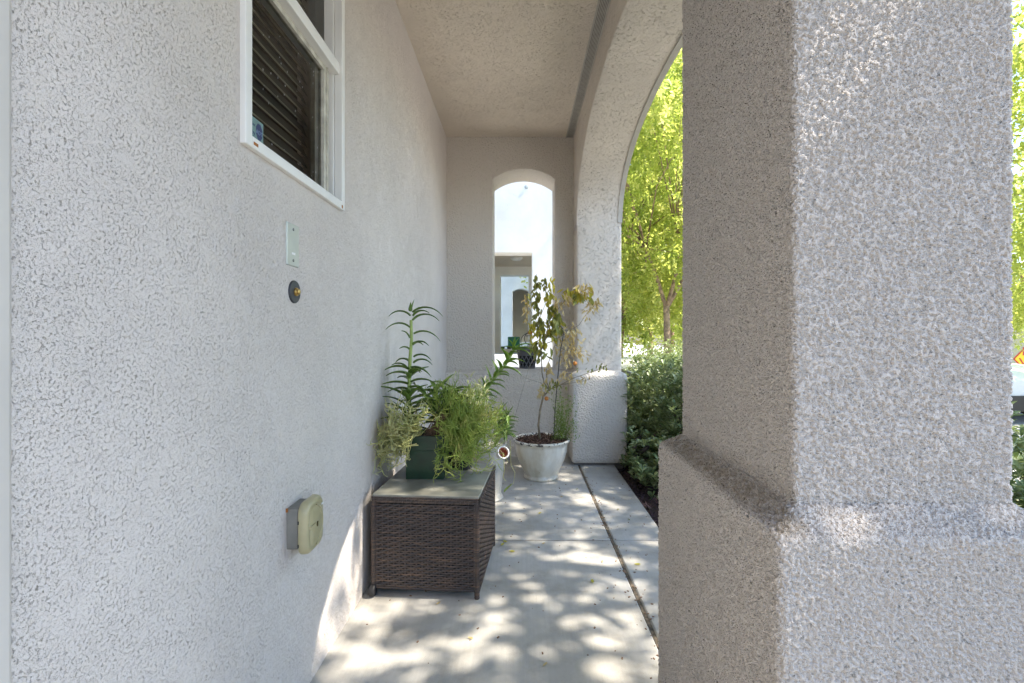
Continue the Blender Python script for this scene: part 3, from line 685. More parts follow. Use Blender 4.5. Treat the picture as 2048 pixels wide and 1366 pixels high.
g = MB(); g.rect((PX0 + i_, PY0 + i_, PT - .012), (PX1 - PX0 - 2 * i_, 0, 0), (0, PY1 - PY0 - 2 * i_, 0), .02, (0, 0, 1)); keep(g.build('soil', 'soil'), td)
def sprig(g, p, d, L, r, droop, rg, lvl=0, side=0):
    n = 6; pts = [np.array(p, float)]; d = np.array(d, float); d /= np.linalg.norm(d)
    for k in range(n):
        d = d + rg.normal(0, .24, 3) + np.array((0, 0, -droop / n)); d /= np.linalg.norm(d)
        q = pts[-1] + d * L / n
        if q[0] < WX + .012: q[0] = WX + .012; d[0] = abs(d[0]) * .3
        q[2] = max(q[2], CH_Z + .003) if (q[0] < -.14 and q[1] > 1.86) else q[2]
        if PX0 - .006 < q[0] < PX1 + .006 and PY0 - .006 < q[1] < PY1 and q[2] < PT - .004: q[0] = PX0 - .006 if side < 0 else (PX1 + .006 if side > 0 else q[0]); q[1] = q[1] if side else PY0 - .008
        if side < 0 and q[0] > PX0 + .03 and q[2] < PT: q[0] = PX0 + .03 - rg.random() * .03
        if side > 0 and q[0] < PX1 - .028 and q[2] < PT: q[0] = PX1 - .028 + rg.random() * .03
        pts.append(q)
        if lvl < 2 and k >= 1 and rg.random() < .58:
            sprig(g, q, d + rg.normal(0, .7, 3), L * rg.uniform(.4, .62), r * .86, -1.1, rg, lvl + 1, side)
    g.tube(pts, [r * (1 - .1 * k) for k in range(n + 1)], 4, cap=False)
rg = np.random.default_rng(21)
g = MB()      # left mound
for k in range(78):
    s0 = (rg.uniform(PX0 - .005, PX0 + .05), rg.uniform(PY0 + .01, PY1 - .02), PT - .005)
    d = (-rg.uniform(.15, 1.0), rg.uniform(-.9, .35), rg.uniform(.1, 1.0)); sprig(g, s0, d, rg.uniform(.10, .18), .0027, 2.0, rg, 0, -1)
for k in range(55):
    s0 = P(rg.uniform(775, 845), rg.uniform(815, 905), rg.uniform(1.98, 2.05)); sprig(g, s0, (rg.uniform(-.6, .6), -.3, -.2), .07, .0024, -1.2, rg, 1, -1)
keep(g.build('trailing_stems', 'stick', smooth='all'), td)['label'] = 'olive trailing stems on the left of the green planter'
g = MB()      # right mound
for k in range(170):
    s0 = (rg.uniform(PX1 - .05, PX1 + .03), rg.uniform(PY0 + .01, PY1), PT + rg.uniform(-.005, .06))
    d = (rg.uniform(.2, 1.2), rg.uniform(-.9, .5), rg.uniform(.1, 1.2)); sprig(g, s0, d, rg.uniform(.11, .23), .0022, 1.9, rg, 0, 1)
for k in range(120):
    a = rg.uniform(0, 6.28); rr_ = math.sqrt(rg.random()); c0 = (950 + 60 * rr_ * math.cos(a), 858 + 70 * rr_ * math.sin(a))
    sprig(g, P(c0[0], c0[1], rg.uniform(1.99, 2.12)), (rg.uniform(-.7, .7), -.2, rg.uniform(-.3, .8)), .06, .0021, -.9, rg, 1, 1)
for k in range(26):
    s0 = P(rg.uniform(868, 905), rg.uniform(800, 830), 2.1); sprig(g, s0, (rg.normal(0, .25), 0, 1), .08, .0023, -.2, rg, 1)
keep(g.build('trailing_stems', 'stickg', smooth='all'), td)['label'] = 'yellow-green mound of stems spilling to the right'
g = MB()
for k in range(110):
    a = np.array((rg.uniform(-.42, -.35), rg.uniform(2.07, 2.15), PT - .012)); b_ = P(rg.normal(888, 8), rg.normal(838, 9), rg.uniform(2.06, 2.14))
    mid = (a + b_) / 2 + rg.normal(0, .010, 3); g.tube([a, mid, b_], [.0018, .0016, .001], 4)
keep(g.build('dry_stems', 'deadstem'), td)

# E: white planter on the floor behind the table, with aloes and vine
WPX, WPY = -.205, 2.93
te = thing('white_planter', 'white glazed planter standing on the slab behind the wicker table', 'potted plant', (WPX, WPY, 0))
g = MB(); g.lathe([(.001, 0), (.098, 0), (.104, .008), (.092, .03), (.093, .06), (.108, .20), (.120, .31), (.124, .33), (.117, .335), (.112, .32), (.001, .30)], (WPX, WPY), 40)
keep(g.build('pot', 'glaze'), te)
gs, gl = MB(), MB(); Dl = 2.62
path = [(-.26, 2.68, .32), P(945, 830, Dl), P(965, 790, Dl), P(990, 755, Dl), P(1012, 728, Dl), P(1028, 700, Dl)]
aloe(gs, gl, path, .010, [(.30, .62, 22, .07, .10, .75), (.62, .96, 20, .08, .115, .6)], 5, W=.025, droop=.9)
for (dx_, dz_, L_) in ((-.5, 2, .07), (.1, 2, .08), (1, 1, .12), (1, .5, .12), (.9, .2, .11), (-.8, .8, .07), (.3, 1.5, .08)):
    leafstrip(gl, path[-1], (dx_, random.uniform(-.5, .3), dz_), None, L_, .021, 1.3, n=8)
keep(gs.build('stem', 'aloestem'), te); keep(gl.build('foliage', 'aloe_bright', smooth='all'), te)
gs, gl = MB(), MB()
for i, (x, y, D_2) in enumerate(((1016, 832, 2.66), (1012, 862, 2.6), (1002, 820, 2.7))):
    tp = P(x, y, D_2); b0 = np.array((WPX + .05, WPY - .02, .32)); aloe(gs, gl, [b0, (b0 + tp) / 2 + (.01, 0, .03), tp], .007, [(.5, 1, 26, .05, .075, .5)], 40 + i, W=.02, droop=.4)
keep(gs.build('stem', 'aloestem'), te); keep(gl.build('foliage', 'aloe', smooth='all'), te)['label'] = 'dark rosettes at the rim of the white planter'
# vine with a heart-shaped leaf
g = MB(); v = [P(1008, 900, 2.6), P(1020, 880, 2.58), P(1022, 930, 2.6), P(1030, 945, 2.62), P(1027, 968, 2.64)]
g.tube(v, .0015, 5); g.tube([P(1006, 905, 2.6), P(1009, 940, 2.58), P(1006, 955, 2.58), P(1012, 962, 2.58)], .0014, 5)
g.tube([P(1000, 900, 2.6), P(1012, 915, 2.55), P(1016, 925, 2.55)], .0012, 5)
keep(g.build('vine', 'stick'), te)
def heart(g, c, U, V_, s):
    c, U, V_ = (np.asarray(x, float) for x in (c, U, V_)); U /= np.linalg.norm(U); V_ /= np.linalg.norm(V_); nr = np.cross(U, V_)
    pr = [(0, .12), (.25, .42), (.52, .33), (.62, .05), (.45, -.3), (.2, -.6), (0, -.85)]
    A = [c + U * s * a + V_ * s * b_ + nr * s * abs(a) * .45 for a, b_ in pr]; B = [c + V_ * s * b_ * 1.0 for a, b_ in pr]; D = [c - U * s * a + V_ * s * b_ + nr * s * abs(a) * .45 for a, b_ in pr]
    g.patch(np.stack([np.array(A), np.array(B), np.array(D)], 1))
g = MB(); heart(g, P(1016, 975, 2.65), (.8, .2, .5), (.5, .3, .55), .042)
keep(g.build('heart_leaf', 'smallgreen', smooth='all'), te)
# small tipped white pot on its rim
tf = thing('small_pot', 'small white pot with reddish inside tipped over on the rim of the white planter', 'pot', tuple(P(1003, 905, 2.62)))
Mx = Matrix.Translation(P(1003, 907, 2.62)) @ Matrix.Rotation(R(62), 4, 'X') @ Matrix.Rotation(R(25), 4, 'Y')
g = MB(); g.lathe([(.001, -.025), (.024, -.025), (.031, .02), (.034, .022), (.034, .030), (.029, .030), (.027, .02), (.025, .0)], sides=28, cap=False); o = g.build('body', 'fixture'); o.data.transform(Mx); keep(o, tf)
g = MB(); g.lathe([(.0268, .018), (.022, -.012), (.001, -.014)], sides=28, cap=False); o = g.build('inside', 'pink'); o.data.transform(Mx); keep(o, tf)

# F: big white pot with dying tree
PCX, PCY = .1485, 3.35
tg = thing('round_pot', 'large round off-white enamel pot with chipped rim holding a dying citrus tree', 'potted plant', (PCX, PCY, 0))
g = MB(); pr = [(.001, 0), (.112, 0), (.119, .006), (.119, .018), (.110, .026), (.118, .040), (.142, .085), (.162, .13), (.175, .18), (.181, .225), (.183, .250), (.195, .256), (.199, .264), (.197, .272), (.189, .274), (.182, .266), (.176, .24), (.001, .235)]
g.lathe(pr, (PCX, PCY), 72); keep(g.build('pot', 'enamel', smooth='all'), tg)
g = MB(); th = np.linspace(0, 6.283, 40, endpoint=False); rr_ = np.linspace(.002, .181, 14)
G = np.stack([PCX + np.outer(np.cos(th), rr_), PCY + np.outer(np.sin(th), rr_), .250 + .008 * rng.random((40, 14))], -1); g.patch(G, out=(0, 0, 1), closed_u=True)
keep(g.build('soil', 'soil'), tg)
g = MB()
for k in range(420):
    a = rng.uniform(0, 6.28); r_ = .175 * math.sqrt(rng.random()); c_ = Vector((PCX + r_ * math.cos(a), PCY + r_ * math.sin(a), .262 + rng.uniform(0, .008)))
    Mk = Matrix.Translation(c_) @ Matrix.Rotation(rng.uniform(0, 6), 4, 'Z') @ Matrix.Rotation(rng.normal(0, .4), 4, 'Y'); l = rng.uniform(.006, .02); g.mi = int(rng.random() < .3)
    g.box(-l, l, -.003, .003, -.0012, .0012, Mk)
keep(g.build('bark_chips', ['soil', 'deadstem'], smooth=False), tg)['kind'] = 'stuff'
DT = 3.35
def pl(*pts): return [P(x, y, DT + dz) for x, y, dz in pts]
branches = [  # (points, r0, r1)
    (pl((1080, 882, 0), (1077, 850, 0), (1080, 820, 0), (1086, 795, 0), (1090, 785, 0)), .0085, .006),
    (pl((1088, 792, 0), (1098, 780, .01), (1088, 765, 0), (1084, 745, -.01), (1083, 715, -.01), (1080, 690, 0), (1078, 660, 0), (1078, 630, .01), (1073, 590, .02), (1073, 548, .02)), .006, .0012),
    (pl((1100, 782, 0), (1094, 765, .03), (1093, 740, .04), (1100, 715, .05), (1110, 690, .06), (1116, 660, .06)), .004, .0012),
    (pl((1083, 700, 0), (1092, 670, -.02), (1100, 640, -.03), (1115, 620, -.03), (1130, 600, -.04), (1150, 590, -.04), (1165, 582, -.04), (1186, 574, -.04)), .0035, .001),
    (pl((1085, 690, 0), (1110, 680, .03), (1130, 668, .03), (1158, 650, .04), (1175, 625, .04), (1190, 610, .04), (1195, 620, .04)), .003, .0009),
    (pl((1130, 668, .03), (1140, 655, .03), (1145, 648, .03)), .0015, .0009),
    (pl((1079, 650, 0), (1066, 650, -.02), (1058, 660, -.02)), .002, .001),
    (pl((1078, 660, 0), (1072, 640, -.05), (1060, 620, -.06), (1052, 605, -.06)), .002, .0008),
    (pl((1078, 640, 0), (1090, 610, .02), (1092, 580, .02), (1086, 560, .02)), .002, .0008),
    (pl((1094, 640, -.02), (1100, 600, .0), (1104, 575, 0)), .002, .0008),
    (pl((1098, 780, .01), (1120, 770, -.05), (1150, 755, -.06), (1180, 745, -.06), (1205, 736, -.06), (1215, 730, -.06)), .0035, .001),
    (pl((1120, 770, -.05), (1150, 765, -.03), (1175, 760, -.02), (1198, 750, -.02)), .002, .0008),
    (pl((1098, 780, .01), (1080, 765, -.04), (1062, 760, -.06), (1040, 752, -.08)), .002, .0008),
    (pl((1110, 690, .06), (1130, 700, .06), (1150, 705, .06), (1178, 702, .06)), .002, .0008),
    (pl((1078, 700, 0), (1058, 735, -.12), (1045, 780, -.2), (1028, 840, -.25)), .0012, .0009)]
g = MB()
for pts, r0, r1 in branches: g.tube(pts, np.linspace(r0, r1, len(pts)), 7)
keep(g.build('trunk', 'twig', smooth='all'), tg)
def hang(g, p, L, W, rg, out=.35, curl=.5):
    a = rg.uniform(0, 6.28); d = np.array((math.cos(a) * out, math.sin(a) * out, -1.)); d /= np.linalg.norm(d)
    side = np.cross(d, rg.normal(0, 1, 3)); side /= np.linalg.norm(side); nr = np.cross(side, d); q = np.array(p, float); rows = []
    for k, wv in enumerate((.15, .75, 1, .8, .4, .05)):
        w_ = W * wv / 2; f = .7
        rows.append(np.stack([q - side * w_ * .75 + nr * w_ * f, q, q + side * w_ * .75 + nr * w_ * f]))
        d = d + nr * rg.normal(curl * .3, .15) + rg.normal(0, .08, 3); d /= np.linalg.norm(d); q = q + d * L / 5
    g.patch(np.stack(rows))
rg = np.random.default_rng(5)
gd, gy, go = MB(), MB(), MB()
# clusters: x, y, spread, count, kind, size
for x, y, dz, sx, sy, n, kd, L in (
    (1073, 575, .02, 3, 14, 12, 'o', .035), (1075, 605, .02, 5, 16, 14, 'o', .04), (1080, 640, .01, 7, 18, 18, 'o', .042), (1090, 570, .02, 4, 8, 7, 'o', .03), (1097, 590, .02, 4, 6, 4, 'o', .03),
    (1104, 575, 0, 3, 8, 6, 'y', .03), (1098, 605, 0, 6, 10, 12, 'y', .045), (1104, 620, 0, 5, 8, 8, 'o', .05), (1112, 640, -.03, 6, 14, 12, 'o', .045),
    (1088, 665, 0, 10, 10, 16, 'y', .04), (1062, 656, -.02, 6, 5, 12, 'y', .028), (1098, 665, .02, 10, 14, 14, 'o', .042), (1082, 690, 0, 8, 8, 14, 'y', .034), (1086, 705, 0, 8, 10, 8, 'o', .045), (1070, 700, 0, 5, 6, 6, 'o', .04),
    (1052, 620, -.06, 3, 16, 14, 'd', .032), (1054, 605, -.06, 3, 8, 4, 'o', .03),
    (1150, 588, -.04, 12, 6, 22, 'y', .042), (1168, 580, -.04, 8, 6, 12, 'd', .04), (1140, 598, -.04, 8, 6, 10, 'd', .034), (1160, 592, -.04, 8, 6, 8, 'o', .04), (1122, 612, -.03, 8, 6, 12, 'd', .032),
    (1188, 612, .04, 6, 7, 20, 'd', .034), (1178, 630, .04, 4, 8, 8, 'd', .028), (1116, 655, .05, 5, 12, 12, 'y', .032), (1140, 670, .04, 10, 8, 18, 'd', .032), (1118, 690, .05, 8, 12, 18, 'd', .034), (1150, 695, .05, 10, 12, 20, 'd', .032),
    (1165, 710, .06, 7, 6, 10, 'd', .03), (1130, 722, .04, 5, 8, 8, 'd', .03), (1098, 748, .03, 4, 10, 9, 'd', .04), (1140, 712, .05, 8, 8, 8, 'd', .03), (1135, 755, -.04, 10, 4, 14, 'd', .028), (1085, 788, 0, 5, 4, 14, 'd', .028), (1160, 765, -.03, 10, 3, 8, 'd', .03),
    (1205, 736, -.06, 8, 3, 8, 'o', .02), (1180, 745, -.06, 12, 3, 8, 'o', .016), (1110, 775, -.03, 12, 6, 20, 'g', .022)):
    for k in range(int(n * (1.8 if kd == 'd' else 1.25))):
        p = P(rg.normal(x, sx), rg.normal(y, sy) - 6, DT + dz + rg.normal(0, .012))
        hang({'d': gd, 'y': gy, 'o': go, 'g': go}[kd], p, L * 1.6 * rg.uniform(.7, 1.15), L * 1.75 * (.34 if kd == 'd' else .55), rg, .7 if kd == 'd' else .35)
keep(gd.build('dry_leaves', 'dryleaf', smooth='all'), tg); keep(gy.build('yellow_leaves', 'yellowleaf', smooth='all'), tg); keep(go.build('wilted_leaves', 'oliveleaf', smooth='all'), tg)
def leafquad_cloud(centers, L, W, rg, up=0.0):
    """many 6-point leaves at the given points -> vertices, faces"""
    n = len(centers); d = rg.normal(0, 1, (n, 3)); d[:, 2] += up; d /= np.linalg.norm(d, axis=1)[:, None]
    s = np.cross(d, rg.normal(0, 1, (n, 3))); s /= np.linalg.norm(s, axis=1)[:, None]; nn = np.cross(s, d)
    l = (L * rg.uniform(.5, 1.35, n))[:, None]; w_ = l * W / L
    c = centers
    V = np.stack([c, c + d * l * .35 - s * w_ * .5 + nn * w_ * .15, c + d * l * .75 - s * w_ * .4 + nn * w_ * .1, c + d * l, c + d * l * .75 + s * w_ * .4 + nn * w_ * .1, c + d * l * .35 + s * w_ * .5 + nn * w_ * .15], 1)
    b0 = np.arange(n)[:, None] * 6
    return V.reshape(-1, 3), [b0 + np.array([[0, 1, 2, 3]]), b0 + np.array([[0, 3, 4, 5]])]
# green seedling growth at the right of the pot
g = MB(); cen = []
for k in range(46):
    a = P(rg.uniform(1100, 1135), 882, DT + rg.uniform(-.06, .08)); b_ = P(rg.normal(1128, 15), rg.uniform(775, 870), DT + rg.uniform(-.06, .08))
    m_ = (a + b_) / 2 + rg.normal(0, .012, 3); g.tube([a, m_, b_], .0008, 4)
    for q in np.linspace(.35, 1, 18): cen.append(a * (1 - q) ** 2 + 2 * m_ * q * (1 - q) + b_ * q * q + rg.normal(0, .006, 3))
for k in range(7):
    a = P(1130, 870, DT); b_ = P(rg.uniform(1140, 1166), rg.uniform(835, 885), DT - .05); g.tube([a, b_], .001, 4)
    for q in np.linspace(.5, 1, 8): cen.append(a + (b_ - a) * q + rg.normal(0, .004, 3))
g.add(*leafquad_cloud(np.array(cen), .014, .007, rg, .5)); keep(g.build('seedlings', 'smallgreen', smooth='all'), tg)
for x, y in ((1093, 797), (1150, 727), (1060, 665)):
    g = MB(); p = P(x, y, DT); a = np.linspace(-1.55, 1.55, 9); g.lathe(np.column_stack([.0155 * np.cos(a), p[2] + .015 * np.sin(a)]), (p[0], p[1]), 16); keep(g.build('fruit', 'orange', smooth='all'), tg)
# black steel crook stake pushed in the pot
g = MB(); pts = [P(1107, 884, 3.34), P(1110, 820, 3.35), P(1115, 760, 3.36), P(1121, 700, 3.36), P(1127, 668, 3.36), P(1126, 658, 3.36), P(1121, 652, 3.36), P(1114, 650, 3.36), P(1110, 650, 3.36)]
g.tube(pts, .0032, 8); tag(g.build('plant_stake', 'black'), 'thin black metal stake with hooked top stuck in the round pot', 'stake')

# G: sill planter
ts = thing('lattice_planter', 'small dark grey planter with leaf-shaped cutouts on the arched opening sill', 'potted plant', (.062, 4.10, SZ))
g = MB(); g.lathe([(.001, SZ), (.058, SZ), (.078, SZ + .125), (.078, SZ + .13), (.001, SZ + .13)], (.062, 4.10), 32); keep(g.build('liner', 'hole'), ts)
g = MB()
rad = lambda z: .0615 + (z - SZ) * .16
for s_ in (1, -1):
    for k in range(13):
        a0 = k * 2 * math.pi / 13; z = np.linspace(SZ + .006, SZ + .115, 9)
        g.tube([((rad(zz_)) * math.cos(a0 + s_ * (zz_ - SZ) * 7) + .062, rad(zz_) * math.sin(a0 + s_ * (zz_ - SZ) * 7) + 4.10, zz_) for zz_ in z], .0034 + .002 * np.sin(np.linspace(0, 12, 9)) ** 2, 6)
g.lathe([(.060, SZ), (.066, SZ), (.067, SZ + .012), (.060, SZ + .012)], (.062, 4.10), 32, cap=False)
g.lathe([(.078, SZ + .108), (.084, SZ + .108), (.093, SZ + .165), (.095, SZ + .175), (.088, SZ + .175), (.080, SZ + .13)], (.062, 4.10), 32, cap=False); keep(g.build('pot', 'greypot'), ts)
gl = MB()
for k in range(160):
    a = random.uniform(0, 6.28); r_ = .07 * math.sqrt(random.random()); leafstrip(gl, (.042 + r_ * math.cos(a), 4.09 + r_ * math.sin(a), SZ + .125 + random.uniform(0, .055)), (math.cos(a), math.sin(a), random.uniform(.3, 1.5)), None, .03, .009, 1, n=3)
keep(gl.build('foliage', 'pale', smooth='all'), ts)

# ------------------------------------------------------------ fallen leaves
FL = [(1010, 1084, 'y', 'curled yellow leaf just right of the table on the cross joint'), (1005, 1090, 'y', 'yellow leaf lying closest to the side table just below the cross joint'),
      (1024, 1104, 'y', 'yellow-green leaf on the concrete a little below the cross joint'), (1087, 1088, 'd', 'tan leaf resting beside the middle of the cross joint'),
      (1080, 1027, 'y', 'bright yellow leaf on the upper slab panel in front of the round pot'), (1185, 1164, 'y', 'yellow leaf alone in mid slab near the long joint'),
      (1205, 1124, 'd', 'thin brown leaf close to the left of the long joint'), (1090, 1331, 'd', 'brown leaf nearest the camera on the slab'),
      (941, 1278, 'd', 'small pale leaf inside the brightest patch of sun on the lower slab'), (877, 1208, 'd', 'dry leaf standing in front of the side table leg'),
      (1123, 994, 'd', 'tan leaf in front of the round pot to its right'), (1154, 979, 'o', 'dark twiggy leaf scrap beside the upper end of the long joint'),
      (1258, 1040, 'o', 'dark leaf scrap on the narrow slab strip'), (1236, 1020, 'o', 'small dark scrap on the narrow strip beside the mulch'), (1275, 1130, 'y', 'tiny yellow leaf low on the narrow slab strip')]
for i, (x, y, kd, lab) in enumerate(FL):
    D_2 = F * CH / (y - CY); p = P(x, y, D_2); p[2] = .004; g = MB(); a = rng.uniform(0, 6.28)
    d = np.array((math.cos(a), math.sin(a) * 1.0, 0)); s_ = np.array((-d[1], d[0], 0)); L_ = .022 if kd == 'y' else .016; w_ = .009 if kd == 'y' else .005; rows = []
    for k, wv in enumerate((.1, .7, 1, .8, .1)):
        t0 = (k / 4 - .5) * L_ * 1.3; q = d * t0 + np.array((0, 0, 1.)) * (.006 * (k / 4 - .5) ** 2 * 4 * .6)
        rows.append(np.stack([q - s_ * w_ * wv * .7 + (0, 0, .003 * wv), q, q + s_ * w_ * wv * .7 + (0, 0, .0045 * wv)]))
    g.patch(np.stack(rows), out=(0, 0, 1)); o = g.build('fallen_leaf', {'y': 'yellowleaf', 'd': 'dryleaf', 'o': 'oliveleaf'}[kd], smooth='all'); o.location = p; o.location.z = .001
    tag(o, lab, 'leaf', 'leaves fallen on the porch slab')
# grit and crumbs scattered on the slab: beyond counting
g = MB(); rg = np.random.default_rng(9)
for k in range(300):
    x = rg.uniform(-.55, .7); y = rg.uniform(1.4, 3.6); s_ = rg.uniform(.0008, .0026)
    if rg.random() < .45: x = JX + rg.normal(0, .02)
    if rg.random() < .15: x = EDGE - abs(rg.normal(0, .05))
    Mk = Matrix.Translation((x, y, s_ * .5)) @ Matrix.Rotation(rg.uniform(0, 6), 4, 'Z'); g.box(-s_ * 1.8, s_ * 1.8, -s_, s_, -s_ * .5, s_ * .5, Mk)
tag(g.build('leaf_litter', 'deadstem', smooth=False), 'crumbs of bark and dirt scattered over the slab', 'litter', kind='stuff')
# mulch
g = MB(); n = 15000; rg = np.random.default_rng(4)
X = EDGE + .01 + rg.random(n) ** 1.3 * 1.5; Y = rg.uniform(.4, 4.6, n)
L_ = rg.uniform(.006, .026, n); W2 = rg.uniform(.002, .005, n); a = rg.uniform(0, 6.28, n); tl = rg.normal(0, .45, n)
d = np.stack([np.cos(a) * np.cos(tl), np.sin(a) * np.cos(tl), np.sin(tl)], -1); s_ = np.stack([-np.sin(a), np.cos(a), rg.normal(0, .3, n)], -1)
Zm = -.045 - .025 * (X - EDGE) / 1.88; c = np.stack([X, Y, Zm + rg.uniform(.002, .028, n)], -1)
V = np.stack([c - d * L_[:, None] - s_ * W2[:, None], c + d * L_[:, None] - s_ * W2[:, None], c + d * L_[:, None] + s_ * W2[:, None], c - d * L_[:, None] + s_ * W2[:, None]], 1)
g.add(V.reshape(-1, 3), [np.arange(n * 4).reshape(n, 4)]); tag(g.build('bark_mulch', 'chips', smooth=False), 'purplish brown shredded bark mulch in the planting bed', 'mulch', kind='stuff')

# ------------------------------------------------------------ hedge shrubs
def shrub(name, label, c, rx, ry, h, n, seed, trunk):
    rg = np.random.default_rng(seed); root = thing(name, label, 'shrub', (c[0], c[1], -.06), 0, 'shrubs in the planting bed')
    g = MB(); gw = MB()
    # twig tips fill a lumpy volume; each carries a whorl of leaves
    tips = []
    while len(tips) < n:
        p = rg.uniform(-1, 1, 3); q = (np.abs(p) ** 3.2).sum() ** (1 / 3.2) 
        lump = .86 + .14 * math.sin(p[0] * 7 + seed) * math.cos(p[1] * 6) 
        if q < lump and (q > .45 or rg.random() < .35): tips.append((c[0] + p[0] * rx, c[1] + p[1] * ry, h * .53 + p[2] * h * .53 - .05))
    for _ in range(int(n * .22)):      # low skirt of leaves on the slab side
        tips.append((c[0] - rx * rg.uniform(.45, 1.0), c[1] + ry * rg.uniform(-.9, .9), rg.uniform(-.02, .32)))
    n = len(tips)
    tips = np.array(tips); m = 8
    a = rg.uniform(0, 6.28, n)[:, None] + np.arange(m)[None] * 2.4; e = rg.uniform(-.1, .9, (n, m)); ax = rg.normal(0, .35, (n, 3)); ax[:, 2] += 1
    d = np.stack([np.cos(a) * np.cos(e), np.sin(a) * np.cos(e), np.sin(e)], -1) + ax[:, None] * .25; d /= np.linalg.norm(d, axis=-1)[..., None]
    c0 = (tips[:, None] - np.array((0, 0, 1.)) * (np.arange(m)[None, :, None] * .004)).reshape(-1, 3); d = d.reshape(-1, 3)
    s_ = np.cross(d, (0, 0, 1.)); s_ /= np.linalg.norm(s_, axis=1)[:, None] + 1e-6; nn = np.cross(s_, d); k = len(d); l = rg.uniform(.036, .066, k)[:, None]; w_ = l * .42
    V = np.stack([c0, c0 + d * l * .45 - s_ * w_ * .36 + nn * w_ * .12, c0 + d * l * .8 - s_ * w_ * .5 + nn * w_ * .14 - (0, 0, .002), c0 + d * l - (0, 0, .005), c0 + d * l * .8 + s_ * w_ * .5 + nn * w_ * .14 - (0, 0, .002), c0 + d * l * .45 + s_ * w_ * .36 + nn * w_ * .12], 1)
    b0 = np.arange(k)[:, None] * 6; g.add(V.reshape(-1, 3), [b0 + np.array([[0, 1, 2, 3]]), b0 + np.array([[0, 3, 4, 5]])])
    keep(g.build('foliage', 'hedge', smooth='all'), root)
    for pts, r0, r1 in trunk: gw.tube(pts, np.linspace(r0, r1, len(pts)), 8)
    b0 = np.array(trunk[0][0][0], float) if trunk else np.array((c[0], c[1], -.06))
    for q in tips[rg.integers(0, n, 60)]:
        st = np.array((c[0] + (q[0] - c[0]) * .2, c[1] + (q[1] - c[1]) * .2, .05)); gw.tube([st, (st + q) / 2 + rg.normal(0, .03, 3), q], [.007, .005, .002], 5)
    keep(gw.build('branch', 'shrubbark'), root); return root
tr1 = [([(.86, 3.48, -.06), P(1268, 895, 3.46), P(1274, 880, 3.5), P(1290, 865, 3.6)], .020, .013), ([P(1272, 912, 3.47), P(1295, 895, 3.4), P(1315, 862, 3.4), P(1330, 835, 3.5)], .016, .009), ([P(1268, 925, 3.46), P(1300, 915, 3.5), P(1330, 905, 3.6)], .011, .007)]
shrub('garden_shrub', 'broad leafy shrub with grey bent trunks beside the far pillar base', (1.42, 3.72), .66, .85, .86, 2200, 1, tr1)
shrub('garden_shrub', 'low leafy shrub just behind the near pillar base', (1.75, 2.45), .62, .75, .80, 1000, 2, [])
shrub('garden_shrub', 'leafy shrub farther back along the bed behind the broad one', (1.95, 5.3), .75, 1.0, .86, 1300, 3, [])
shrub('garden_shrub', 'shrub seen past the right edge of the near pillar', (2.6, 2.2), .5, .7, .55, 500, 4, [])
shrub('garden_shrub', 'farthest leafy shrub at the end of the bed under the street trees', (2.6, 7.2), 1.0, 1.1, .95, 900, 5, [])

# ------------------------------------------------------------ trees
def crown_mesh(seed, n_cl, n_leaf, rx, ry, rz, L=.055, hole=.0, weep=.35):
    rg = np.random.default_rng(seed); cl = []
    while len(cl) < n_cl:
        p = rg.uniform(-1, 1, 3); q = np.linalg.norm(p)
        if q < 1 and rg.random() < (.25 + q): cl.append(p * (rx, ry, rz))
    cl = np.array(cl); idx = rg.integers(0, n_cl, n_leaf); off = rg.normal(0, 1, (n_leaf, 3)) * np.array((.26, .26, .20)) * (rx / 2.2) ** .5
    # hanging sprays: leaves line up along short drooping strings
    strg = rg.integers(0, 12, n_leaf); sd = rg.normal(0, 1, (n_cl, 12, 3)) * (.34, .34, .16); base = sd[idx, strg]
    t_ = rg.random(n_leaf)[:, None]; c = cl[idx] + base + base * t_ * .6 + np.array((0, 0, -1.)) * t_ ** 1.3 * weep + rg.normal(0, .035, (n_leaf, 3))
    return leafquad_cloud(c, L, L * .42, rg, -.5), cl
crowns = {}
def make_crown(key, seed, n_cl, n_leaf, rx, ry, rz, L, mat, weep=.35):
    (V, Fs), cl = crown_mesh(seed, n_cl, n_leaf, rx, ry, rz, L, weep=weep); g = MB(); g.add(V, Fs)
    o = g.build('crown', mat, smooth='all'); me = o.data; bpy.data.objects.remove(o); crowns[key] = (me, cl)
make_crown('street', 1, 130, 50000, 2.3, 2.3, 2.5, .075, 'treeleaf')
make_crown('yellow', 2, 90, 30000, 2.3, 2.3, 1.9, .075, 'treeleaf2')
make_crown('shade', 3, 80, 17000, 1.9, 2.4, 1.5, .10, 'treeleaf', .4)
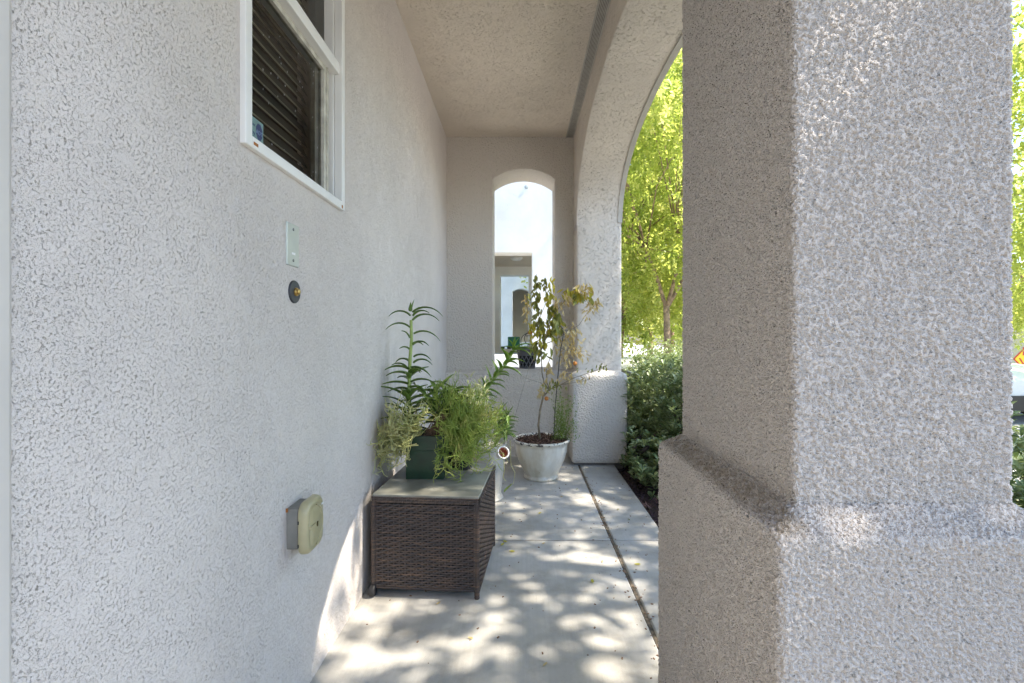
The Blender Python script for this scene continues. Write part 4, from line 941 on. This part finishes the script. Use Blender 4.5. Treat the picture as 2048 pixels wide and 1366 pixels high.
def tree(label, x, y, z0, fork, crown_z, key, rz, seed, r=.075, lean=(0, 0), limbs=None, scale=1.0):
    rg = np.random.default_rng(seed); root = thing('street_tree', label, 'tree', (x, y, z0), 0, 'trees along the street')
    me, cl = crowns[key]; o = bpy.data.objects.new('crown', me); C.objects.link(o); o.parent = root; o.location = (lean[0], lean[1], crown_z - z0); o.rotation_euler = (0, 0, rz); o.scale = (scale,) * 3
    g = MB(); f = np.array((lean[0] * .35, lean[1] * .35, fork - z0))
    g.tube([(0, 0, -.1), (f[0] * .1, f[1] * .1, .15 * f[2]), f * (.6, .6, .55), f], [r * 1.25, r, r * .92, r * .85], 10)
    Rm = np.array(Matrix.Rotation(rz, 3, 'Z'))
    pts = (cl[rg.permutation(len(cl))[:30]] * scale) @ Rm.T + np.array((lean[0], lean[1], crown_z - z0))
    mains = limbs or [(rg.normal(0, .5), rg.normal(0, .5), 1.3) for _ in range(3)]
    ends = []
    for mx_, my_, mz_ in mains:
        e_ = f + np.array((mx_, my_, mz_)); m1 = (f + e_) / 2 + rg.normal(0, .05, 3); g.tube([f - (0, 0, .04), m1, e_], [r * .62, r * .5, r * .4], 8); ends.append(e_)
    for q in pts:
        e_ = min(ends, key=lambda a_: np.linalg.norm(a_ - q)); g.tube([e_, (e_ + q) / 2 + rg.normal(0, .12, 3), q], [r * .28, r * .16, r * .05], 5)
    g.build('trunk', 'bark', root, smooth='all'); return root
tree('slender street tree with forked tan trunk seen through the archway', 2.80, 9.0, -.3, 1.5, 4.55, 'street', .3, 1, .068, (-.1, .2), [(-.38, 0, 1.1), (.25, .1, 1.3), (.6, .2, .9)])
tree('leaning street tree half hidden behind the far pillar', 2.2, 11.5, -.3, 1.5, 4.3, 'street', 2.0, 2, .085, (.9, .3), None, 1.25)
tree('yellowish tree at the back of the archway view', 4.9, 15.5, -.4, 1.5, 3.4, 'yellow', 1.0, 3, .08, (0, 0), None, 1.15)
tree('tall tree rising behind the forked street tree', 4.6, 13.0, -.4, 2.0, 5.6, 'street', 4.0, 4, .11, (0, 0), None, 1.5)
tree('distant pale tree behind the far pillar edge', 4.4, 21.0, -.4, 2.0, 4.2, 'yellow', 2.6, 5, .11, (0, 0), None, 1.7)
tree('distant high tree closing the archway view', 6.5, 24.0, -.4, 3.0, 7.2, 'street', 5.2, 6, .14, (0, 0), None, 2.4)
tree('big shade tree over the bed beyond the near pillar', 4.55, 1.1, -.25, 3.6, 6.3, 'shade', 0, 7, .12, (0, .8), [(.8, .9, 1.6), (-.9, .6, 1.7), (.2, -1.1, 1.6), (-.6, 1.6, 1.4)], 1.0)
tree('street tree with low green crown at the right edge', 8.2, 6.9, -.4, 1.9, 3.9, 'street', 1.3, 8, .09, (0, 0), None, 1.05)
tree('yellow-green tree across the street at the right edge', 15.5, 14.5, -.4, 1.7, 3.6, 'yellow', .5, 9, .10, (0, 0), None, 1.4)

# ------------------------------------------------------------ neighbouring houses
h2 = thing('neighbour_house', 'bright sunlit stucco house wall with rectangular opening seen through the arched opening', 'house', (0, 6.5, 0))
g = MB(); opening_wall(g, g, -2.6, 1.05, 4.6, 6.5, 6.8, -.60, .165, .71, 2.092, 2.093, -.05, .012)
g.box(.75, 1.05, 6.81, 8.99, 2.245, 4.6); g.box(.75, 1.05, 6.81, 8.99, -.05, 1.75); g.box(-.9, -.6, 6.81, 8.99, -.05, 4.6); keep(g.build('wall', 'far'), h2)  # unseen right side wall, its gap added to let light into the porch
g = MB(); opening_wall(g, g, -2.6, 1.05, 4.6, 9.0, 9.3, -.366, .164, .70, 2.088, 2.089, -.05, .012); keep(g.build('wall', 'far'), h2)['label'] = 'inner end wall of the neighbouring porch'
g = MB(); g.box(-.6, .75, 6.81, 8.99, 2.245, 2.4); keep(g.build('porch_ceiling', 'ceil', smooth=False), h2)
g = MB(); g.box(-2.6, 1.05, 6.5, 9.3, 4.6, 4.75); keep(g.build('roof', 'trim', smooth=False), h2)
g = MB(); g.box(-.6, .75, 6.81, 8.99, -.06, .0); keep(g.build('porch_floor', 'walk', smooth=False), h2)
g = MB(); pz = P(1033, 517, 7.9); g.lathe([(.001, 2.20), (.07, 2.20), (.10, 2.225), (.10, 2.2445), (.001, 2.2445)], (pz[0], 7.9), 28)
tag(g.build('ceiling_light', 'fixture'), 'round white ceiling light in the neighbouring porch', 'ceiling light')
g = MB(); p = P(1053, 374, 6.5); g.lathe([(.001, 0), (.028, 0), (.028, .003), (.024, .005), (.001, .006)], sides=24); o = g.build('wall_fixture', 'steel'); o.data.transform(Matrix.Translation(p) @ Matrix.Rotation(R(90), 4, 'X')); tag(o, 'small round grey fixture high on the sunlit neighbouring wall', 'fixture')
h3 = thing('neighbour_house', 'farthest sunlit house wall with a dark arched opening', 'house', (0, 14.8, 0))
g = MB(); opening_wall(g, g, -3, 1.1, 4.6, 14.8, 15.15, OX0, OX1, .70, OS, OA, -.05, .012); g.box(-.9, -.55, 15.16, 18, 0, 4.6); g.box(.75, 1.1, 15.16, 18, .9, 4.6); g.box(-.9, 1.1, 18, 18.3, 0, 4.6); keep(g.build('wall', 'far'), h3)  # unseen right wall left open at its foot to set the interior brightness
g = MB(); g.box(-.9, 1.1, 14.8, 18.3, 4.6, 4.7); keep(g.build('roof', 'ceil', smooth=False), h3)
# green chair
tch = thing('garden_chair', 'green garden chair between the two neighbouring houses', 'chair', (-.06, 10.4, 0))
def cbox(nm, *a):
    g = MB(); g.box(*a); o = keep(g.build(nm, 'chair_green', smooth=False), tch); bv = o.modifiers.new('b', 'BEVEL'); bv.width = .01; bv.segments = 2
cbox('seat', -.29, .17, 10.2, 10.62, .42, .455); cbox('backrest', -.27, .0, 10.62, 10.66, .46, .915)
for x in (-.27, .13):
    for y in (10.21, 10.58): cbox('leg', x, x + .035, y, y + .035, -.05, .42)
# scrolled wire stand on the neighbour's sill
g = MB()
def scroll(cx, cz, r0, r1, a0, a1, y, n=22): return [(cx + (r0 + (r1 - r0) * k / n) * math.cos(a0 + (a1 - a0) * k / n), y, cz + (r0 + (r1 - r0) * k / n) * math.sin(a0 + (a1 - a0) * k / n)) for k in range(n + 1)]
yy = 6.65
for (px_, py_, ra, rb, aa, ab) in ((1058, 684, .125, .10, 1.5, 4.9), (1062, 678, .10, .085, 1.3, 4.5)):
    c_ = P(px_, py_, yy); g.tube(scroll(c_[0], c_[2], ra, rb, aa, ab, yy), .006, 6)
c_ = P(1052, 672, yy); g.tube([c_, c_ + (.08, 0, .005)], .005, 6); c_ = P(1056, 690, yy); g.tube([c_, (c_[0], yy, .715)], .006, 6); g.tube([(c_[0] - .08, yy, .716), (c_[0] + .06, yy, .716)], .006, 6)
tag(g.build('wire_stand', 'black'), 'scrolled black wire stand on the sill of the neighbouring opening', 'stand')
for k, (x, nm) in enumerate(((1003, 'leftmost small dark item on the far sill of the neighbouring porch'), (1016, 'small dark item right of another on the far neighbouring sill'))):
    p = P(x, 697, 9.1); g = MB(); g.lathe([(.001, .70), (.035, .70), (.045, .725), (.03, .745), (.001, .75)], (p[0] + .02, 9.12), 16); tag(g.build('small_bowl', 'black'), nm, 'bowl')

# ------------------------------------------------------------ street: car, sign
tcar = thing('parked_car', 'white car parked at the kerb beyond the near pillar', 'car', (7.9, 9.62, -.40))
def body_loft(secs, name, mat, parent):
    g = MB(); G = np.zeros((len(secs), len(secs[0][1]), 3))
    for i, (y, pr) in enumerate(secs):
        for j, (x, z) in enumerate(pr): G[i, j] = (x, y, z)
    g.patch(G, center=(0, 0, .8)); g.poly(G[0]); g.poly(G[-1][::-1]); o = g.build(name, mat, parent); return o
def sec(w, zb, zt, tuck=.06): return [(-w + tuck, zb), (-w, zb + .18), (-w, zt - .18), (-w + tuck, zt - .03), (-w * .5, zt), (w * .5, zt), (w - tuck, zt - .03), (w, zt - .18), (w, zb + .18), (w - tuck, zb)]
body_loft([(-2.25, sec(.72, .30, .66)), (-2.1, sec(.84, .24, .74)), (-1.4, sec(.90, .22, .88)), (0, sec(.91, .22, .95)), (1.4, sec(.90, .22, .96)), (2.1, sec(.84, .26, .93)), (2.25, sec(.74, .32, .82))], 'body', 'flood', tcar)
body_loft([(-1.2, [(-.78, .93), (-.76, .94), (.76, .94), (.78, .93)]), (-.4, [(-.82, .94), (-.62, 1.40), (.62, 1.40), (.82, .94)]), (.9, [(-.82, .95), (-.62, 1.44), (.62, 1.44), (.82, .95)]), (1.75, [(-.78, .95), (-.74, 1.0), (.74, 1.0), (.78, .95)])], 'cabin_glass', 'black', tcar)
body_loft([(-.35, [(-.60, 1.405), (-.5, 1.43), (.5, 1.43), (.60, 1.405)]), (.95, [(-.60, 1.44), (-.5, 1.47), (.5, 1.47), (.60, 1.44)])], 'roof', 'flood', tcar)
g = MB(); g.box(-.93, .93, -1.9, 1.9, .18, .30); g.box(-.80, .80, -2.29, -2.16, .20, .44); g.build('lower_trim', 'black', tcar, smooth=False)
for x in (-.84, .84):
    for y in (-1.4, 1.4):
        g = MB(); g.lathe([(.001, -.1), (.25, -.11), (.31, -.10), (.325, 0), (.31, .10), (.25, .11), (.001, .1)], sides=28); o = g.build('wheel', 'rubber', tcar); o.location = (x, y, .325); o.rotation_euler = (0, R(90), 0)
        g = MB(); g.lathe([(.001, -.118), (.2, -.118), (.2, .118), (.001, .118)], sides=20); r2 = g.build('rim', 'steel', o)
for x in (-.6, .6):
    g = MB(); g.box(x - .15, x + .15, -2.27, -2.2, .55, .66); g.build('headlight', 'fixture', tcar, smooth=False)
# road work sign
sx, sz, sy = 13.18, .35, 12.0
tsn = thing('road_work_sign', 'yellow diamond road work sign with red letters beyond the white car', 'sign', (sx, sy, -.40))
g = MB(); hd = .86
for (h_, y0, y1, mt, nm) in ((hd, sy - .004, sy + .004, 'signred', 'border'), (hd - .045, sy - .010, sy - .0045, 'signy', 'panel')):
    g = MB(); q = [(sx - h_, sz), (sx, sz - h_), (sx + h_, sz), (sx, sz + h_)]
    g.poly([(a, y0, b_) for a, b_ in q]); g.poly([(a, y1, b_) for a, b_ in q[::-1]])
    for k in range(4): a, b_ = q[k], q[(k + 1) % 4]; g.poly([(a[0], y0, a[1]), (a[0], y1, a[1]), (b_[0], y1, b_[1]), (b_[0], y0, b_[1])])
    keep(g.build(nm, mt, smooth=False), tsn)
g = MB(); g.box(sx - .02, sx + .02, sy + .005, sy + .04, -.40, sz + hd * .9)
for a in (-.5, .5): g.tube([(sx, sy + .03, -.1), (sx + a, sy + .35, -.40)], .012, 6); g.tube([(sx, sy + .03, -.1), (sx + a, sy - .35, -.40)], .012, 6)
keep(g.build('stand', 'black', smooth=False), tsn)
for body, z, s_ in (('ROAD', .44, .30), ('WORK', .17, .30)):
    o = text_mesh('lettering', body, s_, 'signred', Matrix.Translation((sx, sy - .0115, z)) @ Matrix.Rotation(R(90), 4, 'X') @ Matrix.Diagonal((1.55, 1, 1, 1)), None, .001); keep(o, tsn)
# pale building across the street
g = MB(); g.box(-.2, 0, 0, 22, 0, 3.0); 
tbb = thing('street_wall', 'long low pale wall across the street behind the trees', 'wall', (17, 16, -.46)); g.build('wall', 'far', tbb, smooth=False)
g = MB(); g.box(-.24, .04, -.03, 22.03, 3.0, 3.08); g.build('coping', 'trim', tbb, smooth=False)
